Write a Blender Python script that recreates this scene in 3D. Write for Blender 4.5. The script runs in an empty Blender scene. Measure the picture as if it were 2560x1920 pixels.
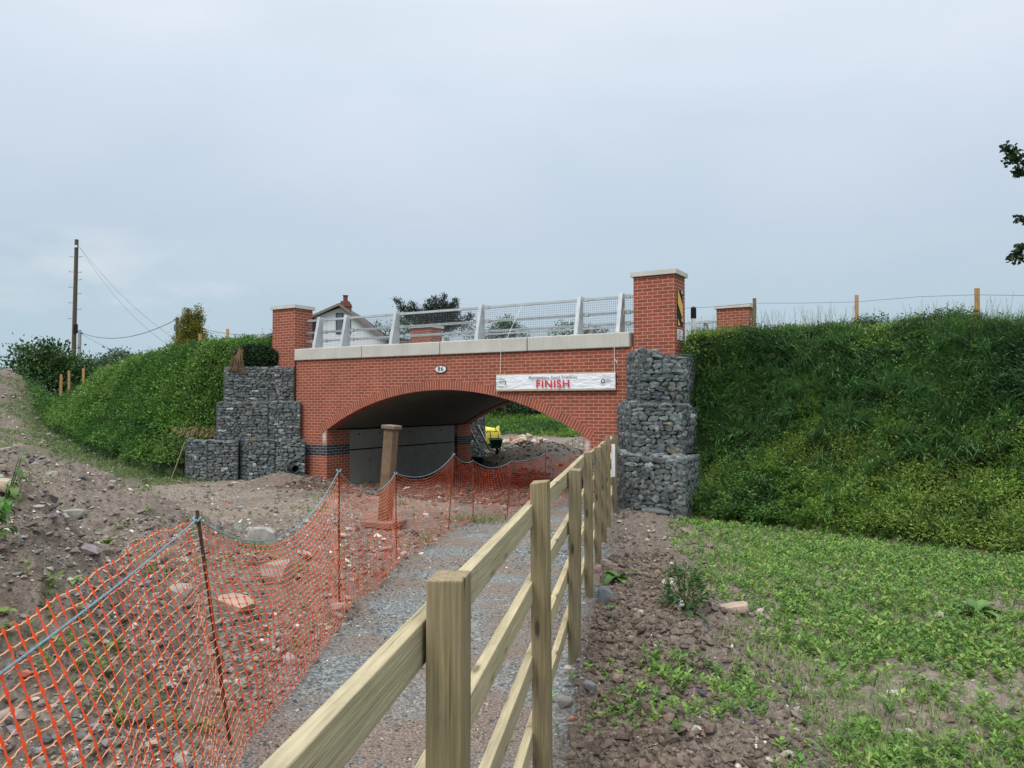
import bpy, math, random
import numpy as np
from mathutils import Vector, Matrix
R_ = math.radians
random.seed(7)
rng = np.random.default_rng(11)
scene = bpy.context.scene
COL = scene.collection

# ------------------------------------------------------------------ camera, sky, sun, exposure
cam = bpy.data.cameras.new('camera')
cam.sensor_width = 36.0
cam.lens = 36.0 * 1890.0 / 2560.0
cam.clip_start = 0.05
cam.clip_end = 900.0
camo = bpy.data.objects.new('camera', cam)
COL.objects.link(camo)
camo.location = (0, 0, 0)                      # heights below are measured from the eye
camo.rotation_euler = (R_(90 + 1.455), 0, 0)
scene.camera = camo

SUN_EL, SUN_AZ = R_(52), R_(-150)              # sun behind the photographer, a little to the left
world = bpy.data.worlds.new('World')
scene.world = world
world.use_nodes = True
wn, wl = world.node_tree.nodes, world.node_tree.links
wn.clear()
wout = wn.new('ShaderNodeOutputWorld')
wbg = wn.new('ShaderNodeBackground')
sky = wn.new('ShaderNodeTexSky')
sky.sky_type = 'NISHITA'
sky.sun_disc = False
sky.sun_elevation = SUN_EL
sky.sun_rotation = R_(150)
sky.dust_density = 3.0
skm = wn.new('ShaderNodeVectorMath'); skm.operation = 'SCALE'; skm.inputs['Scale'].default_value = 0.08
wl.new(sky.outputs[0], skm.inputs[0])
tc = wn.new('ShaderNodeTexCoord')
sep = wn.new('ShaderNodeSeparateXYZ'); wl.new(tc.outputs['Generated'], sep.inputs[0])
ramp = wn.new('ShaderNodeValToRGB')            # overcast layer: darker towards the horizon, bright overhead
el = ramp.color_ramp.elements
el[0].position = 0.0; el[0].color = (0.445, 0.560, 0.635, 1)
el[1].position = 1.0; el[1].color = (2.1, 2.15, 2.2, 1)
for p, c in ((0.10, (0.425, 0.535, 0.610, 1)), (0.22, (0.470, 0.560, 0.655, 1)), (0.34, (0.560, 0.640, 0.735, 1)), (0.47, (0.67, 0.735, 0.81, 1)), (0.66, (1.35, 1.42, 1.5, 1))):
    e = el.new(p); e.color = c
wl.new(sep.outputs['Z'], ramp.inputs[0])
mp = wn.new('ShaderNodeMapping'); mp.inputs['Scale'].default_value = (1.0, 1.0, 2.6)
wl.new(tc.outputs['Generated'], mp.inputs[0])
cn = wn.new('ShaderNodeTexNoise'); cn.inputs['Scale'].default_value = 1.7; cn.inputs['Detail'].default_value = 6; cn.inputs['Roughness'].default_value = 0.5
cn.inputs['Distortion'].default_value = 0.4
wl.new(mp.outputs[0], cn.inputs['Vector'])
cr = wn.new('ShaderNodeValToRGB')
cr.color_ramp.elements[0].position = 0.36; cr.color_ramp.elements[0].color = (0.925, 0.96, 0.972, 1)
cr.color_ramp.elements[1].position = 0.66; cr.color_ramp.elements[1].color = (1.06, 1.04, 1.045, 1)
wl.new(cn.outputs[0], cr.inputs[0])
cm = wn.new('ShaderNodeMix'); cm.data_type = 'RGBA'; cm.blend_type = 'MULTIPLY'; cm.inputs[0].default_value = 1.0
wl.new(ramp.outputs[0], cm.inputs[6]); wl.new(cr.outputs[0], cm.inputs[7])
# low pale cumulus patch near the horizon on the left
cn2 = wn.new('ShaderNodeTexNoise'); cn2.inputs['Scale'].default_value = 9.0; cn2.inputs['Detail'].default_value = 7
wl.new(mp.outputs[0], cn2.inputs['Vector'])
def wmath(op, a, b, c=None):
    m = wn.new('ShaderNodeMath'); m.operation = op
    for i, x in enumerate((a, b, c)):
        if x is None: continue
        if isinstance(x, (int, float)): m.inputs[i].default_value = x
        else: wl.new(x, m.inputs[i])
    return m.outputs[0]
sub = wn.new('ShaderNodeVectorMath'); sub.operation = 'SUBTRACT'; wl.new(tc.outputs['Generated'], sub.inputs[0]); sub.inputs[1].default_value = (-0.475, 0.855, 0.155)
scl = wn.new('ShaderNodeVectorMath'); scl.operation = 'MULTIPLY'; wl.new(sub.outputs[0], scl.inputs[0]); scl.inputs[1].default_value = (7.0, 7.0, 24.0)
ln = wn.new('ShaderNodeVectorMath'); ln.operation = 'LENGTH'; wl.new(scl.outputs[0], ln.inputs[0])
pf = wmath('SUBTRACT', 1.0, ln.outputs['Value'])
pf = wmath('ADD', pf, wmath('MULTIPLY', wmath('SUBTRACT', cn2.outputs[0], 0.5), 3.0))
pf = wn.new('ShaderNodeClamp') and wmath('MULTIPLY', wmath('MAXIMUM', wmath('MINIMUM', pf, 1.0), 0.0), 0.6)
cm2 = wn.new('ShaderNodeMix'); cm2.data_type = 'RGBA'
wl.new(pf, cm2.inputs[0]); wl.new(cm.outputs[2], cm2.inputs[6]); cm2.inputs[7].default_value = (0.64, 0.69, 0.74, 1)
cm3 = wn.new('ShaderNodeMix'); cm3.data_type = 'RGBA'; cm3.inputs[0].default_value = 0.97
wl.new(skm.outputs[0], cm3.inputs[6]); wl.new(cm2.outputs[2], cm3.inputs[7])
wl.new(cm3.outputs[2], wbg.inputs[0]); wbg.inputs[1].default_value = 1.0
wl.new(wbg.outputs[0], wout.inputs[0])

sl = bpy.data.lights.new('sun', 'SUN'); sl.energy = 1.5; sl.angle = R_(24); sl.color = (1.0, 0.95, 0.88)
so = bpy.data.objects.new('sun', sl); COL.objects.link(so)
so.rotation_euler = (R_(90) - SUN_EL, 0, R_(-30))
scene.view_settings.view_transform = 'Standard'
scene.view_settings.look = 'None'
scene.view_settings.exposure = 0.22
scene.view_settings.gamma = 1.0
scene.view_settings.use_curve_mapping = False
scene.cycles.max_bounces = 5
scene.cycles.diffuse_bounces = 3
scene.cycles.transparent_max_bounces = 8

F, H0 = 1890.0, 1008.0
def at(px, py, Y):                              # reading of the photo: pixel + distance -> metres
    return Vector(((px - 1280) / F * Y, Y, (H0 - py) / F * Y))

# ------------------------------------------------------------------ noise
def _h(ix, iy, seed):
    n = (ix.astype(np.int64) * 374761393 + iy.astype(np.int64) * 668265263 + seed * 1442695041) & 0x7fffffff
    n = ((n ^ (n >> 13)) * 1274126177) & 0x7fffffff
    n = (n ^ (n >> 16)) & 0x7fffffff
    return n / 0x7fffffff
def vnoise(x, y, s=0):
    x = np.asarray(x, float); y = np.asarray(y, float)
    ix = np.floor(x); iy = np.floor(y); fx = x - ix; fy = y - iy
    fx = fx * fx * (3 - 2 * fx); fy = fy * fy * (3 - 2 * fy)
    a = _h(ix, iy, s); b = _h(ix + 1, iy, s); c = _h(ix, iy + 1, s); d = _h(ix + 1, iy + 1, s)
    return (a + (b - a) * fx) * (1 - fy) + (c + (d - c) * fx) * fy - 0.5
def fbm(x, y, o=4, s=0):
    r = 0; a = 1.0
    for i in range(o):
        k = 2.03 ** i
        r = r + a * vnoise(x * k + 17.3 * i, y * k - 9.1 * i, s + i); a *= 0.5
    return r
def sst(a, b, x):
    t = np.clip((np.asarray(x, float) - a) / (b - a), 0, 1); return t * t * (3 - 2 * t)

# ------------------------------------------------------------------ bridge frame
TH = R_(30.8)
O = np.array([-1.7166, 18.434])
U = np.array([math.cos(TH), -math.sin(TH)]); V = np.array([math.sin(TH), math.cos(TH)])
def st(x, y): return (x - O[0]) * U[0] + (y - O[1]) * U[1], (x - O[0]) * V[0] + (y - O[1]) * V[1]
def bw(s, t): return O + s * U + t * V

# ------------------------------------------------------------------ terrain
def pdist(px, py, poly, vals=None):
    """distance to a polyline and the value interpolated at the nearest point"""
    best = np.full(np.shape(px), 1e9); bv = np.zeros(np.shape(px))
    for i in range(len(poly) - 1):
        a = np.array(poly[i]); b = np.array(poly[i + 1]); d = b - a; L = d @ d
        t = np.clip(((px - a[0]) * d[0] + (py - a[1]) * d[1]) / L, 0, 1)
        q = np.hypot(px - a[0] - t * d[0], py - a[1] - t * d[1])
        m = q < best; best = np.where(m, q, best)
        if vals is not None: bv = np.where(m, vals[i] + (vals[i + 1] - vals[i]) * t, bv)
    return best, bv
def inside(px, py, poly):
    r = np.zeros(np.shape(px), bool); n = len(poly)
    for i in range(n):
        x1, y1 = poly[i]; x2, y2 = poly[(i + 1) % n]
        if y1 == y2: continue
        c = ((y1 > py) != (y2 > py)) & (px < (x2 - x1) * (py - y1) / (y2 - y1) + x1)
        r ^= c
    return r
def B2(s, t): p = bw(s, t); return (float(p[0]), float(p[1]))
# right bank
R_FOOT = [B2(4.35, 11.5), B2(4.30, 7.2), B2(4.30, 0.35), (2.62, 15.75), (3.25, 15.3), (3.2, 14.3), (3.02, 13.1), (3.65, 12.2), (4.7, 10.7), (5.95, 8.9), (8.2, 6.0), (11, 3.0), (14, 0)]
R_CREST = [B2(6.5, 7.4), B2(4.6, 6.9), B2(4.5, 0.55), (3.75, 15.6), (5.1, 15.7), (6.7, 14.4), (8.1, 12.5), (10.6, 9.6), (14, 6.6), (18, 3)]
R_CZ = [1.2, 1.2, 1.2, 1.16, 1.28, 1.24, 1.08, 0.95, 0.8, 0.7]
R_FARF = [B2(4.35, 11.5), B2(12, 13), B2(26, 14)]
# left bank
L_FOOT = [B2(-4.35, 11.5), B2(-4.30, 7.2), B2(-4.30, 0.35), (-6.3, 21.4), (-8.0, 21.6), (-8.9, 21.0), (-9.4, 20.7), (-10.6, 21.3), (-12.2, 22.6), (-14.6, 25.0), (-17.0, 27.6), (-20.0, 31.5)]
L_CREST = [B2(-6.5, 7.4), B2(-4.6, 6.9), B2(-4.5, 0.55), (-7.2, 22.2), (-8.3, 22.9), (-10.2, 24.2), (-12.6, 25.8), (-14.6, 27.2), (-17.2, 29.3), (-20.5, 32.6)]
L_CZ = [1.25, 1.25, 1.25, 1.35, 1.5, 1.62, 1.2, 0.75, -0.15, -0.6]
R_IN = R_FOOT + [(60, -30), (60, 60), B2(26, 14), B2(12, 13)]
R_CIN = R_CREST + [(60, -14), (60, 40), B2(26, 8.5)]
L_IN = L_FOOT + [(-60, 75), B2(-26, 14), B2(-12, 13)]
L_CIN = L_CREST + [(-60, 62), B2(-26, 8.5)]
def bank(x, y, foot, crest, cz, fin, cin):
    df, _ = pdist(x, y, foot + []); dc, z = pdist(x, y, crest, cz)
    w = df / np.maximum(df + dc, 1e-6)
    w = np.where(inside(x, y, cin), 1.0, w)
    w = np.where(inside(x, y, fin), w, 0.0)
    return w, z
def base_h(x, y):
    z = -1.76 - 0.32 * sst(6.0, 15.0, y)
    s, t = st(x, y)
    z = z - 0.22 * sst(-1.5, 1.0, t) * (1 - sst(5.5, 8.5, t)) * (1 - sst(0.6, 2.6, s))     # dug bed under the arch
    z = z + 0.95 * sst(9.0, 30.0, t)
    q = np.maximum(((-x - 9.0) * 0.7 + (y - 20.0) * 0.7), 0) * sst(8.0, 10.5, -x)
    z = z + np.minimum(0.125 * q, 1.7)
    return z
def mound(x, y, cx, cy, rx, ry, h, a=0.0):
    c, s_ = math.cos(a), math.sin(a)
    X = (x - cx) * c + (y - cy) * s_; Y = -(x - cx) * s_ + (y - cy) * c
    return h * np.exp(-((X / rx) ** 2 + (Y / ry) ** 2))
def masks(x, y):
    wr, zr = bank(x, y, R_FOOT, R_CREST, R_CZ, R_IN, R_CIN)
    wl_, zl = bank(x, y, L_FOOT, L_CREST, L_CZ, L_IN, L_CIN)
    return wr, zr, wl_, zl
def fence_x(y): return -0.14 + 0.16 * (y - 1.65)
def mesh_x(y):  return np.interp(y, [0, 1.0, 3.6, 6.4, 8.8, 12.2, 13.2, 16, 18], [-1.1, -1.2, -1.44, -1.48, -1.34, -1.02, -0.3, 0.55, 0.9])
def big_h(x, y, m=None):
    z = base_h(x, y)
    # spoil heaps on the left
    d, hv = pdist(x, y, [(-3.6, 7.7), (-4.9, 9.3), (-6.8, 10.8), (-10, 12.4)], [0.30, 0.78, 1.12, 1.25])
    z = z + hv * np.exp(-(d / 1.25) ** 2) * (1 + 0.25 * fbm(x * 0.9, y * 0.9, 3, 5))
    d, _ = pdist(x, y, [(-3.5, 0.0), (-3.35, 4.5)])
    z = z + 1.22 * np.exp(-(d / 1.28) ** 2) * (1 + 0.28 * fbm(x * 1.2, y * 1.2, 3, 9))
    z = z + mound(x, y, -23.5, 33.0, 4.2, 6.0, 2.2, 0.5)
    z = z + mound(x, y, -5.9, 19.6, 0.7, 0.4, 0.28) + mound(x, y, -4.9, 19.6, 0.5, 0.35, 0.16)
    # beyond the arch
    z = z + mound(x, y, 0.85, 26.2, 1.3, 1.2, 0.62) + mound(x, y, -0.6, 25.6, 1.2, 0.7, 0.30) + mound(x, y, 2.4, 27.5, 1.4, 2.2, 0.35)
    # pile by the fence and the right gabion
    z = z + mound(x, y, 2.15, 13.3, 0.75, 0.75, 0.14)
    fx = fence_x(y)
    z = z + 0.10 * np.exp(-(((x - fx - 0.75) / 0.5) ** 2)) * (1 - sst(6, 9, y))
    wr, zr, wl_, zl = m if m is not None else masks(x, y)
    pr = wr * 0.6 + 0.4 * sst(0, 1, wr); pl = wl_ * 0.6 + 0.4 * sst(0, 1, wl_)
    z = z + (zr - z) * pr
    z = z + (zl - z) * pl
    return z
def path_mask(x, y):
    fx = fence_x(y); mx = mesh_x(y)
    e = 0.28 * fbm(x * 1.9, y * 1.9, 4, 21)
    return sst(-0.16, 0.16, x - (mx + 0.12 + e)) * sst(-0.15, 0.1, (fx + 0.1 + e) - x) * (1 - sst(14.5, 19, y) * 0.6)
def ground_h(x, y, m=None):
    m = m if m is not None else masks(x, y)
    z = big_h(x, y, m)
    pm = path_mask(x, y)
    rough = 1 - 0.88 * pm
    near = np.clip(1.3 - y / 40.0, 0.25, 1)
    n = 0.11 * fbm(x * 1.1, y * 1.1, 3, 31)
    b = vnoise(x * 5.3, y * 5.3, 41); c = vnoise(x * 12.1 + 3, y * 12.1, 42); d = vnoise(x * 27.0, y * 27.0, 43); g = vnoise(x * 55.0, y * 55.0, 44)
    clod = 0.070 * (0.5 - np.abs(b) * 2) + 0.055 * (0.5 - np.abs(c) * 2) + 0.034 * d + 0.016 * g
    n = n + clod
    s, t = st(x, y)
    calm = 1 - 0.45 * sst(11, 15, y) * (1 - sst(-0.5, 1.0, t))                                     # tracked flat area before the bridge
    field = sst(0.9, 1.5, x - fence_x(y)) * (1 - 0.65)
    rough = rough * (1 - 0.55 * sst(0.9, 1.6, x - fence_x(y)))
    z = z + n * rough * calm + 0.025 * pm * fbm(x * 1.4, y * 1.4, 3, 51) + 0.004 * pm * vnoise(x * 30, y * 30, 52)
    return z

# ------------------------------------------------------------------ materials
def newmat(name):
    m = bpy.data.materials.new(name); m.use_nodes = True
    nt = m.node_tree; nt.nodes.clear()
    out = nt.nodes.new('ShaderNodeOutputMaterial'); b = nt.nodes.new('ShaderNodeBsdfPrincipled')
    nt.links.new(b.outputs[0], out.inputs[0])
    return m, nt.nodes, nt.links, b
def noise(ns, ls, coord, scale, detail=4, rough=0.55, vec=None):
    n = ns.new('ShaderNodeTexNoise'); n.inputs['Scale'].default_value = scale; n.inputs['Detail'].default_value = detail; n.inputs['Roughness'].default_value = rough
    t = ns.new('ShaderNodeTexCoord')
    if vec is not None:
        mpn = ns.new('ShaderNodeMapping'); mpn.inputs['Scale'].default_value = vec
        ls.new(t.outputs[coord], mpn.inputs[0]); ls.new(mpn.outputs[0], n.inputs['Vector'])
    else: ls.new(t.outputs[coord], n.inputs['Vector'])
    return n.outputs[0]
def rmp(ns, ls, src, stops):
    r = ns.new('ShaderNodeValToRGB'); e = r.color_ramp.elements
    e[0].position, e[0].color = stops[0][0], (*stops[0][1], 1)
    e[1].position, e[1].color = stops[-1][0], (*stops[-1][1], 1)
    for p, c in stops[1:-1]:
        k = e.new(p); k.color = (*c, 1)
    ls.new(src, r.inputs[0]); return r.outputs[0]
def mixc(ns, ls, f, a, b, mode='MIX'):
    m = ns.new('ShaderNodeMix'); m.data_type = 'RGBA'; m.blend_type = mode
    for i, x in ((0, f), (6, a), (7, b)):
        if isinstance(x, (int, float)): m.inputs[i].default_value = x
        elif isinstance(x, tuple): m.inputs[i].default_value = (*x, 1)
        else: ls.new(x, m.inputs[i])
    return m.outputs[2]
def bump(ns, ls, b, src, strength, dist):
    n = ns.new('ShaderNodeBump'); n.inputs['Strength'].default_value = strength; n.inputs['Distance'].default_value = dist
    ls.new(src, n.inputs['Height']); ls.new(n.outputs[0], b.inputs['Normal']); return n
def simple(name, col, rough=0.7, metal=0.0, var=0.15, vs=6.0, bmp=0.0, spec=0.4):
    m, ns, ls, b = newmat(name)
    n = noise(ns, ls, 'Object', vs, 5)
    c0 = tuple(max(0, c * (1 - var)) for c in col); c1 = tuple(min(1, c * (1 + var)) for c in col)
    ls.new(rmp(ns, ls, n, [(0.3, c0), (0.7, c1)]), b.inputs['Base Color'])
    b.inputs['Roughness'].default_value = rough; b.inputs['Metallic'].default_value = metal
    b.inputs['Specular IOR Level'].default_value = spec
    if bmp: bump(ns, ls, b, noise(ns, ls, 'Object', vs * 6, 5), 0.5, bmp)
    return m
def tinted(name, rough=0.8, spec=0.3, trans=0.0, mul=1.0, var=0.0, vs=40.0):
    m, ns, ls, b = newmat(name)
    a = ns.new('ShaderNodeAttribute'); a.attribute_name = 'tint'
    c = a.outputs['Color']
    if var:
        n = noise(ns, ls, 'Object', vs, 4)
        c = mixc(ns, ls, 1.0, c, rmp(ns, ls, n, [(0.3, (1 - var,) * 3), (0.7, (1 + var,) * 3)]), 'MULTIPLY')
    ls.new(c, b.inputs['Base Color'])
    b.inputs['Roughness'].default_value = rough; b.inputs['Specular IOR Level'].default_value = spec
    if trans:
        tr = ns.new('ShaderNodeBsdfTranslucent'); mx = ns.new('ShaderNodeMixShader'); mx.inputs[0].default_value = trans
        ls.new(c, tr.inputs[0]); ls.new(b.outputs[0], mx.inputs[1]); ls.new(tr.outputs[0], mx.inputs[2])
        out = [n for n in ns if n.type == 'OUTPUT_MATERIAL'][0]; ls.new(mx.outputs[0], out.inputs[0])
    return m
M = {}
M['leaf'] = tinted('leaf', 0.55, 0.35, 0.25)
M['stone'] = tinted('stone', 0.85, 0.25, 0, var=0.28, vs=30.0)
M['gabion_stone'] = tinted('gabion_stone', 0.75, 0.3, 0, var=0.30, vs=14.0)
M['net'] = tinted('net', 0.45, 0.4, 0.15)

def brickmat(name, band=False, width=0.225, row=0.075, offset=0.5, stain=False):
    m, ns, ls, b = newmat(name)
    uv = ns.new('ShaderNodeUVMap'); uv.uv_map = 'UVMap'
    br = ns.new('ShaderNodeTexBrick')
    br.offset = offset; br.offset_frequency = 2; br.squash = 1.0
    br.inputs['Scale'].default_value = 1.0
    br.inputs['Mortar Size'].default_value = 0.0056; br.inputs['Mortar Smooth'].default_value = 0.15
    br.inputs['Bias'].default_value = 0.0
    br.inputs['Brick Width'].default_value = width; br.inputs['Row Height'].default_value = row
    br.inputs['Color1'].default_value = (0.330, 0.084, 0.048, 1); br.inputs['Color2'].default_value = (0.235, 0.066, 0.042, 1)
    br.inputs['Mortar'].default_value = (0.58, 0.37, 0.27, 1)
    ls.new(uv.outputs[0], br.inputs['Vector'])
    nz = noise(ns, ls, 'Object', 1.3, 4); nf = noise(ns, ls, 'Object', 55, 3)
    col = br.outputs['Color']
    if band:
        sp = ns.new('ShaderNodeSeparateXYZ'); ls.new(uv.outputs[0], sp.inputs[0])
        a = ns.new('ShaderNodeMath'); a.operation = 'COMPARE'; ls.new(sp.outputs['Y'], a.inputs[0]); a.inputs[1].default_value = -1.275; a.inputs[2].default_value = 0.15
        br2 = ns.new('ShaderNodeTexBrick'); br2.offset = 0.5
        for k, vv in (('Scale', 1.0), ('Mortar Size', 0.0056), ('Mortar Smooth', 0.15), ('Brick Width', width), ('Row Height', row)): br2.inputs[k].default_value = vv
        br2.inputs['Color1'].default_value = (0.022, 0.027, 0.036, 1); br2.inputs['Color2'].default_value = (0.040, 0.045, 0.055, 1); br2.inputs['Mortar'].default_value = (0.34, 0.32, 0.30, 1)
        ls.new(uv.outputs[0], br2.inputs['Vector'])
        col = mixc(ns, ls, a.outputs[0], col, br2.outputs['Color'])
    col = mixc(ns, ls, 1.0, col, rmp(ns, ls, nz, [(0.25, (0.86, 0.88, 0.9)), (0.75, (1.10, 1.06, 1.04))]), 'MULTIPLY')
    col = mixc(ns, ls, 1.0, col, rmp(ns, ls, nf, [(0.25, (0.85, 0.85, 0.85)), (0.75, (1.13, 1.13, 1.13))]), 'MULTIPLY')
    # lime bloom in patches
    bl = noise(ns, ls, 'Object', 2.6, 6, 0.65)
    col = mixc(ns, ls, rmp(ns, ls, bl, [(0.60, (0, 0, 0)), (0.78, (0.18, 0.18, 0.18))]), col, (0.50, 0.34, 0.26))
    if stain:   # white lime run-off below the springers
        tcn = ns.new('ShaderNodeTexCoord'); s3 = ns.new('ShaderNodeSeparateXYZ'); ls.new(tcn.outputs['Object'], s3.inputs[0])
        def mt(op, x, y):
            k = ns.new('ShaderNodeMath'); k.operation = op
            for i, q in enumerate((x, y)):
                if isinstance(q, (int, float)): k.inputs[i].default_value = q
                elif q is not None: ls.new(q, k.inputs[i])
            return k.outputs[0]
        ax = mt('ABSOLUTE', s3.outputs['X'], None)
        nn = noise(ns, ls, 'Object', 9, 5, 0.7, (1, 1, 0.25))
        dx = mt('SUBTRACT', 1.0, mt('DIVIDE', mt('ABSOLUTE', mt('SUBTRACT', ax, 3.90), None), 0.10))
        zz = mt('SUBTRACT', 1.0, mt('DIVIDE', mt('ABSOLUTE', mt('SUBTRACT', s3.outputs['Z'], -0.92), None), 0.26))
        ff = mt('MULTIPLY', mt('MAXIMUM', dx, 0.0), mt('MAXIMUM', zz, 0.0))
        ff = mt('MULTIPLY', ff, mt('MULTIPLY', nn, 2.2))
        ff = mt('MINIMUM', ff, 0.9)
        col = mixc(ns, ls, ff, col, (0.60, 0.55, 0.50))
    ls.new(col, b.inputs['Base Color'])
    b.inputs['Roughness'].default_value = 0.82; b.inputs['Specular IOR Level'].default_value = 0.3
    inv = ns.new('ShaderNodeMath'); inv.operation = 'SUBTRACT'; inv.inputs[0].default_value = 1.0; ls.new(br.outputs['Fac'], inv.inputs[1])
    ad = ns.new('ShaderNodeMath'); ad.operation = 'MULTIPLY_ADD'; ls.new(nf, ad.inputs[0]); ad.inputs[1].default_value = 0.35; ls.new(inv.outputs[0], ad.inputs[2])
    bump(ns, ls, b, ad.outputs[0], 0.6, 0.006)
    return m
M['brick'] = brickmat('brick')
M['brick_wall'] = brickmat('brick_wall', band=True, stain=True)
M['brick_ring'] = brickmat('brick_ring', width=0.0745, row=0.40, offset=0.0)

def concretemat(name, col, streak=0.25):
    m, ns, ls, b = newmat(name)
    n1 = noise(ns, ls, 'Object', 2.2, 5); n2 = noise(ns, ls, 'Object', 7, 5, 0.6, (3.0, 3.0, 0.22)); n3 = noise(ns, ls, 'Object', 60, 3)
    c = rmp(ns, ls, n1, [(0.3, tuple(k * 0.88 for k in col)), (0.7, tuple(k * 1.08 for k in col))])
    c = mixc(ns, ls, rmp(ns, ls, n2, [(0.52, (0, 0, 0)), (0.74, (streak,) * 3)]), c, (col[0] * 0.55, col[1] * 0.5, col[2] * 0.4))
    c = mixc(ns, ls, 1.0, c, rmp(ns, ls, n3, [(0.3, (0.93,) * 3), (0.7, (1.05,) * 3)]), 'MULTIPLY')
    ls.new(c, b.inputs['Base Color']); b.inputs['Roughness'].default_value = 0.85; b.inputs['Specular IOR Level'].default_value = 0.25
    bump(ns, ls, b, n3, 0.3, 0.004)
    return m
M['coping'] = concretemat('coping_concrete', (0.52, 0.50, 0.45))
M['cap'] = concretemat('cap_concrete', (0.56, 0.54, 0.50), 0.1)
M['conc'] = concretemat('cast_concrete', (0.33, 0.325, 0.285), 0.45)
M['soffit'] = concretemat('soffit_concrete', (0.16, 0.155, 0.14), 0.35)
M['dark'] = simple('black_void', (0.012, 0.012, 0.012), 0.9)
M['core'] = simple('shaded_stone', (0.055, 0.058, 0.058), 0.95)
M['galv'] = simple('galvanised_steel', (0.50, 0.525, 0.54), 0.42, 0.35, 0.12, 5.0)
M['wire'] = simple('grey_wire', (0.13, 0.145, 0.16), 0.6, 0.2)
M['asphalt'] = simple('asphalt', (0.06, 0.06, 0.06), 0.9)

def woodmat(name, c0, c1, algae=0.0, axis='Z'):
    m, ns, ls, b = newmat(name)
    sc = {'Z': (1, 1, 0.045), 'Y': (1, 0.045, 1), 'X': (0.045, 1, 1)}[axis]
    n1 = noise(ns, ls, 'Object', 130, 5, 0.6, sc); n2 = noise(ns, ls, 'Object', 3.0, 4, 0.6, tuple(max(k, 0.3) for k in sc)); n4 = noise(ns, ls, 'Object', 32, 3, 0.5, sc)
    c = rmp(ns, ls, n1, [(0.28, c0), (0.55, tuple((a + b_) / 2 for a, b_ in zip(c0, c1))), (0.75, c1)])
    c = mixc(ns, ls, 1.0, c, rmp(ns, ls, n4, [(0.3, (0.80, 0.80, 0.79)), (0.5, (1.0, 1.0, 1.0)), (0.7, (1.12, 1.10, 1.08))]), 'MULTIPLY')
    if algae:
        c = mixc(ns, ls, rmp(ns, ls, n2, [(0.38, (0, 0, 0)), (0.68, (algae,) * 3)]), c, (0.125, 0.125, 0.045))
    vr = ns.new('ShaderNodeTexVoronoi'); vr.inputs['Scale'].default_value = 8.0
    mpn = ns.new('ShaderNodeMapping'); tcn = ns.new('ShaderNodeTexCoord'); mpn.inputs['Scale'].default_value = tuple({1: 1.6}.get(k, 0.45) for k in sc)
    ls.new(tcn.outputs['Object'], mpn.inputs[0]); ls.new(mpn.outputs[0], vr.inputs['Vector'])
    kn = rmp(ns, ls, vr.outputs['Distance'], [(0.10, (0.9, 0.9, 0.9)), (0.14, (0.35, 0.35, 0.35)), (0.22, (0, 0, 0))])
    c = mixc(ns, ls, kn, c, tuple(k * 0.38 for k in c0))
    oi = ns.new('ShaderNodeObjectInfo')
    c = mixc(ns, ls, 1.0, c, rmp(ns, ls, oi.outputs['Random'], [(0.0, (0.84, 0.82, 0.78)), (0.5, (1.0, 1.0, 1.0)), (1.0, (1.14, 1.10, 1.02))]), 'MULTIPLY')
    n5 = noise(ns, ls, 'Object', 4.5, 6, 0.7)
    c = mixc(ns, ls, rmp(ns, ls, n5, [(0.55, (0, 0, 0)), (0.75, (0.45, 0.45, 0.45))]), c, tuple(k * 0.6 for k in c0))
    ls.new(c, b.inputs['Base Color']); b.inputs['Roughness'].default_value = 0.85; b.inputs['Specular IOR Level'].default_value = 0.2
    n6 = noise(ns, ls, 'Object', 70, 4, 0.6, tuple(k * (0.5 if k < 1 else 1) for k in sc))
    c = mixc(ns, ls, rmp(ns, ls, n6, [(0.30, (0.75, 0.75, 0.75)), (0.36, (0, 0, 0))]), c, tuple(k * 0.3 for k in c0)); ls.new(c, b.inputs['Base Color'])
    bump(ns, ls, b, n1, 0.7, 0.004)
    return m
M['post'] = woodmat('post_wood', (0.170, 0.138, 0.085), (0.315, 0.268, 0.175), 0.50)
M['rail'] = woodmat('rail_wood', (0.36, 0.300, 0.185), (0.52, 0.455, 0.31), 0.22, 'Y')
M['stake'] = woodmat('stake_wood', (0.36, 0.20, 0.08), (0.55, 0.34, 0.16), 0.1)
M['pole'] = woodmat('pole_wood', (0.075, 0.060, 0.045), (0.16, 0.13, 0.10), 0.0)
M['bark'] = simple('bark', (0.07, 0.055, 0.04), 0.9, 0, 0.3, 10, 0.01)
M['rust'] = simple('rusty_steel', (0.085, 0.035, 0.022), 0.8, 0.2, 0.4, 30)
M['rope'] = simple('blue_rope', (0.17, 0.28, 0.34), 0.8, 0, 0.3, 60)
M['string'] = simple('white_string', (0.75, 0.72, 0.66), 0.8)
M['banner'] = None

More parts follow.
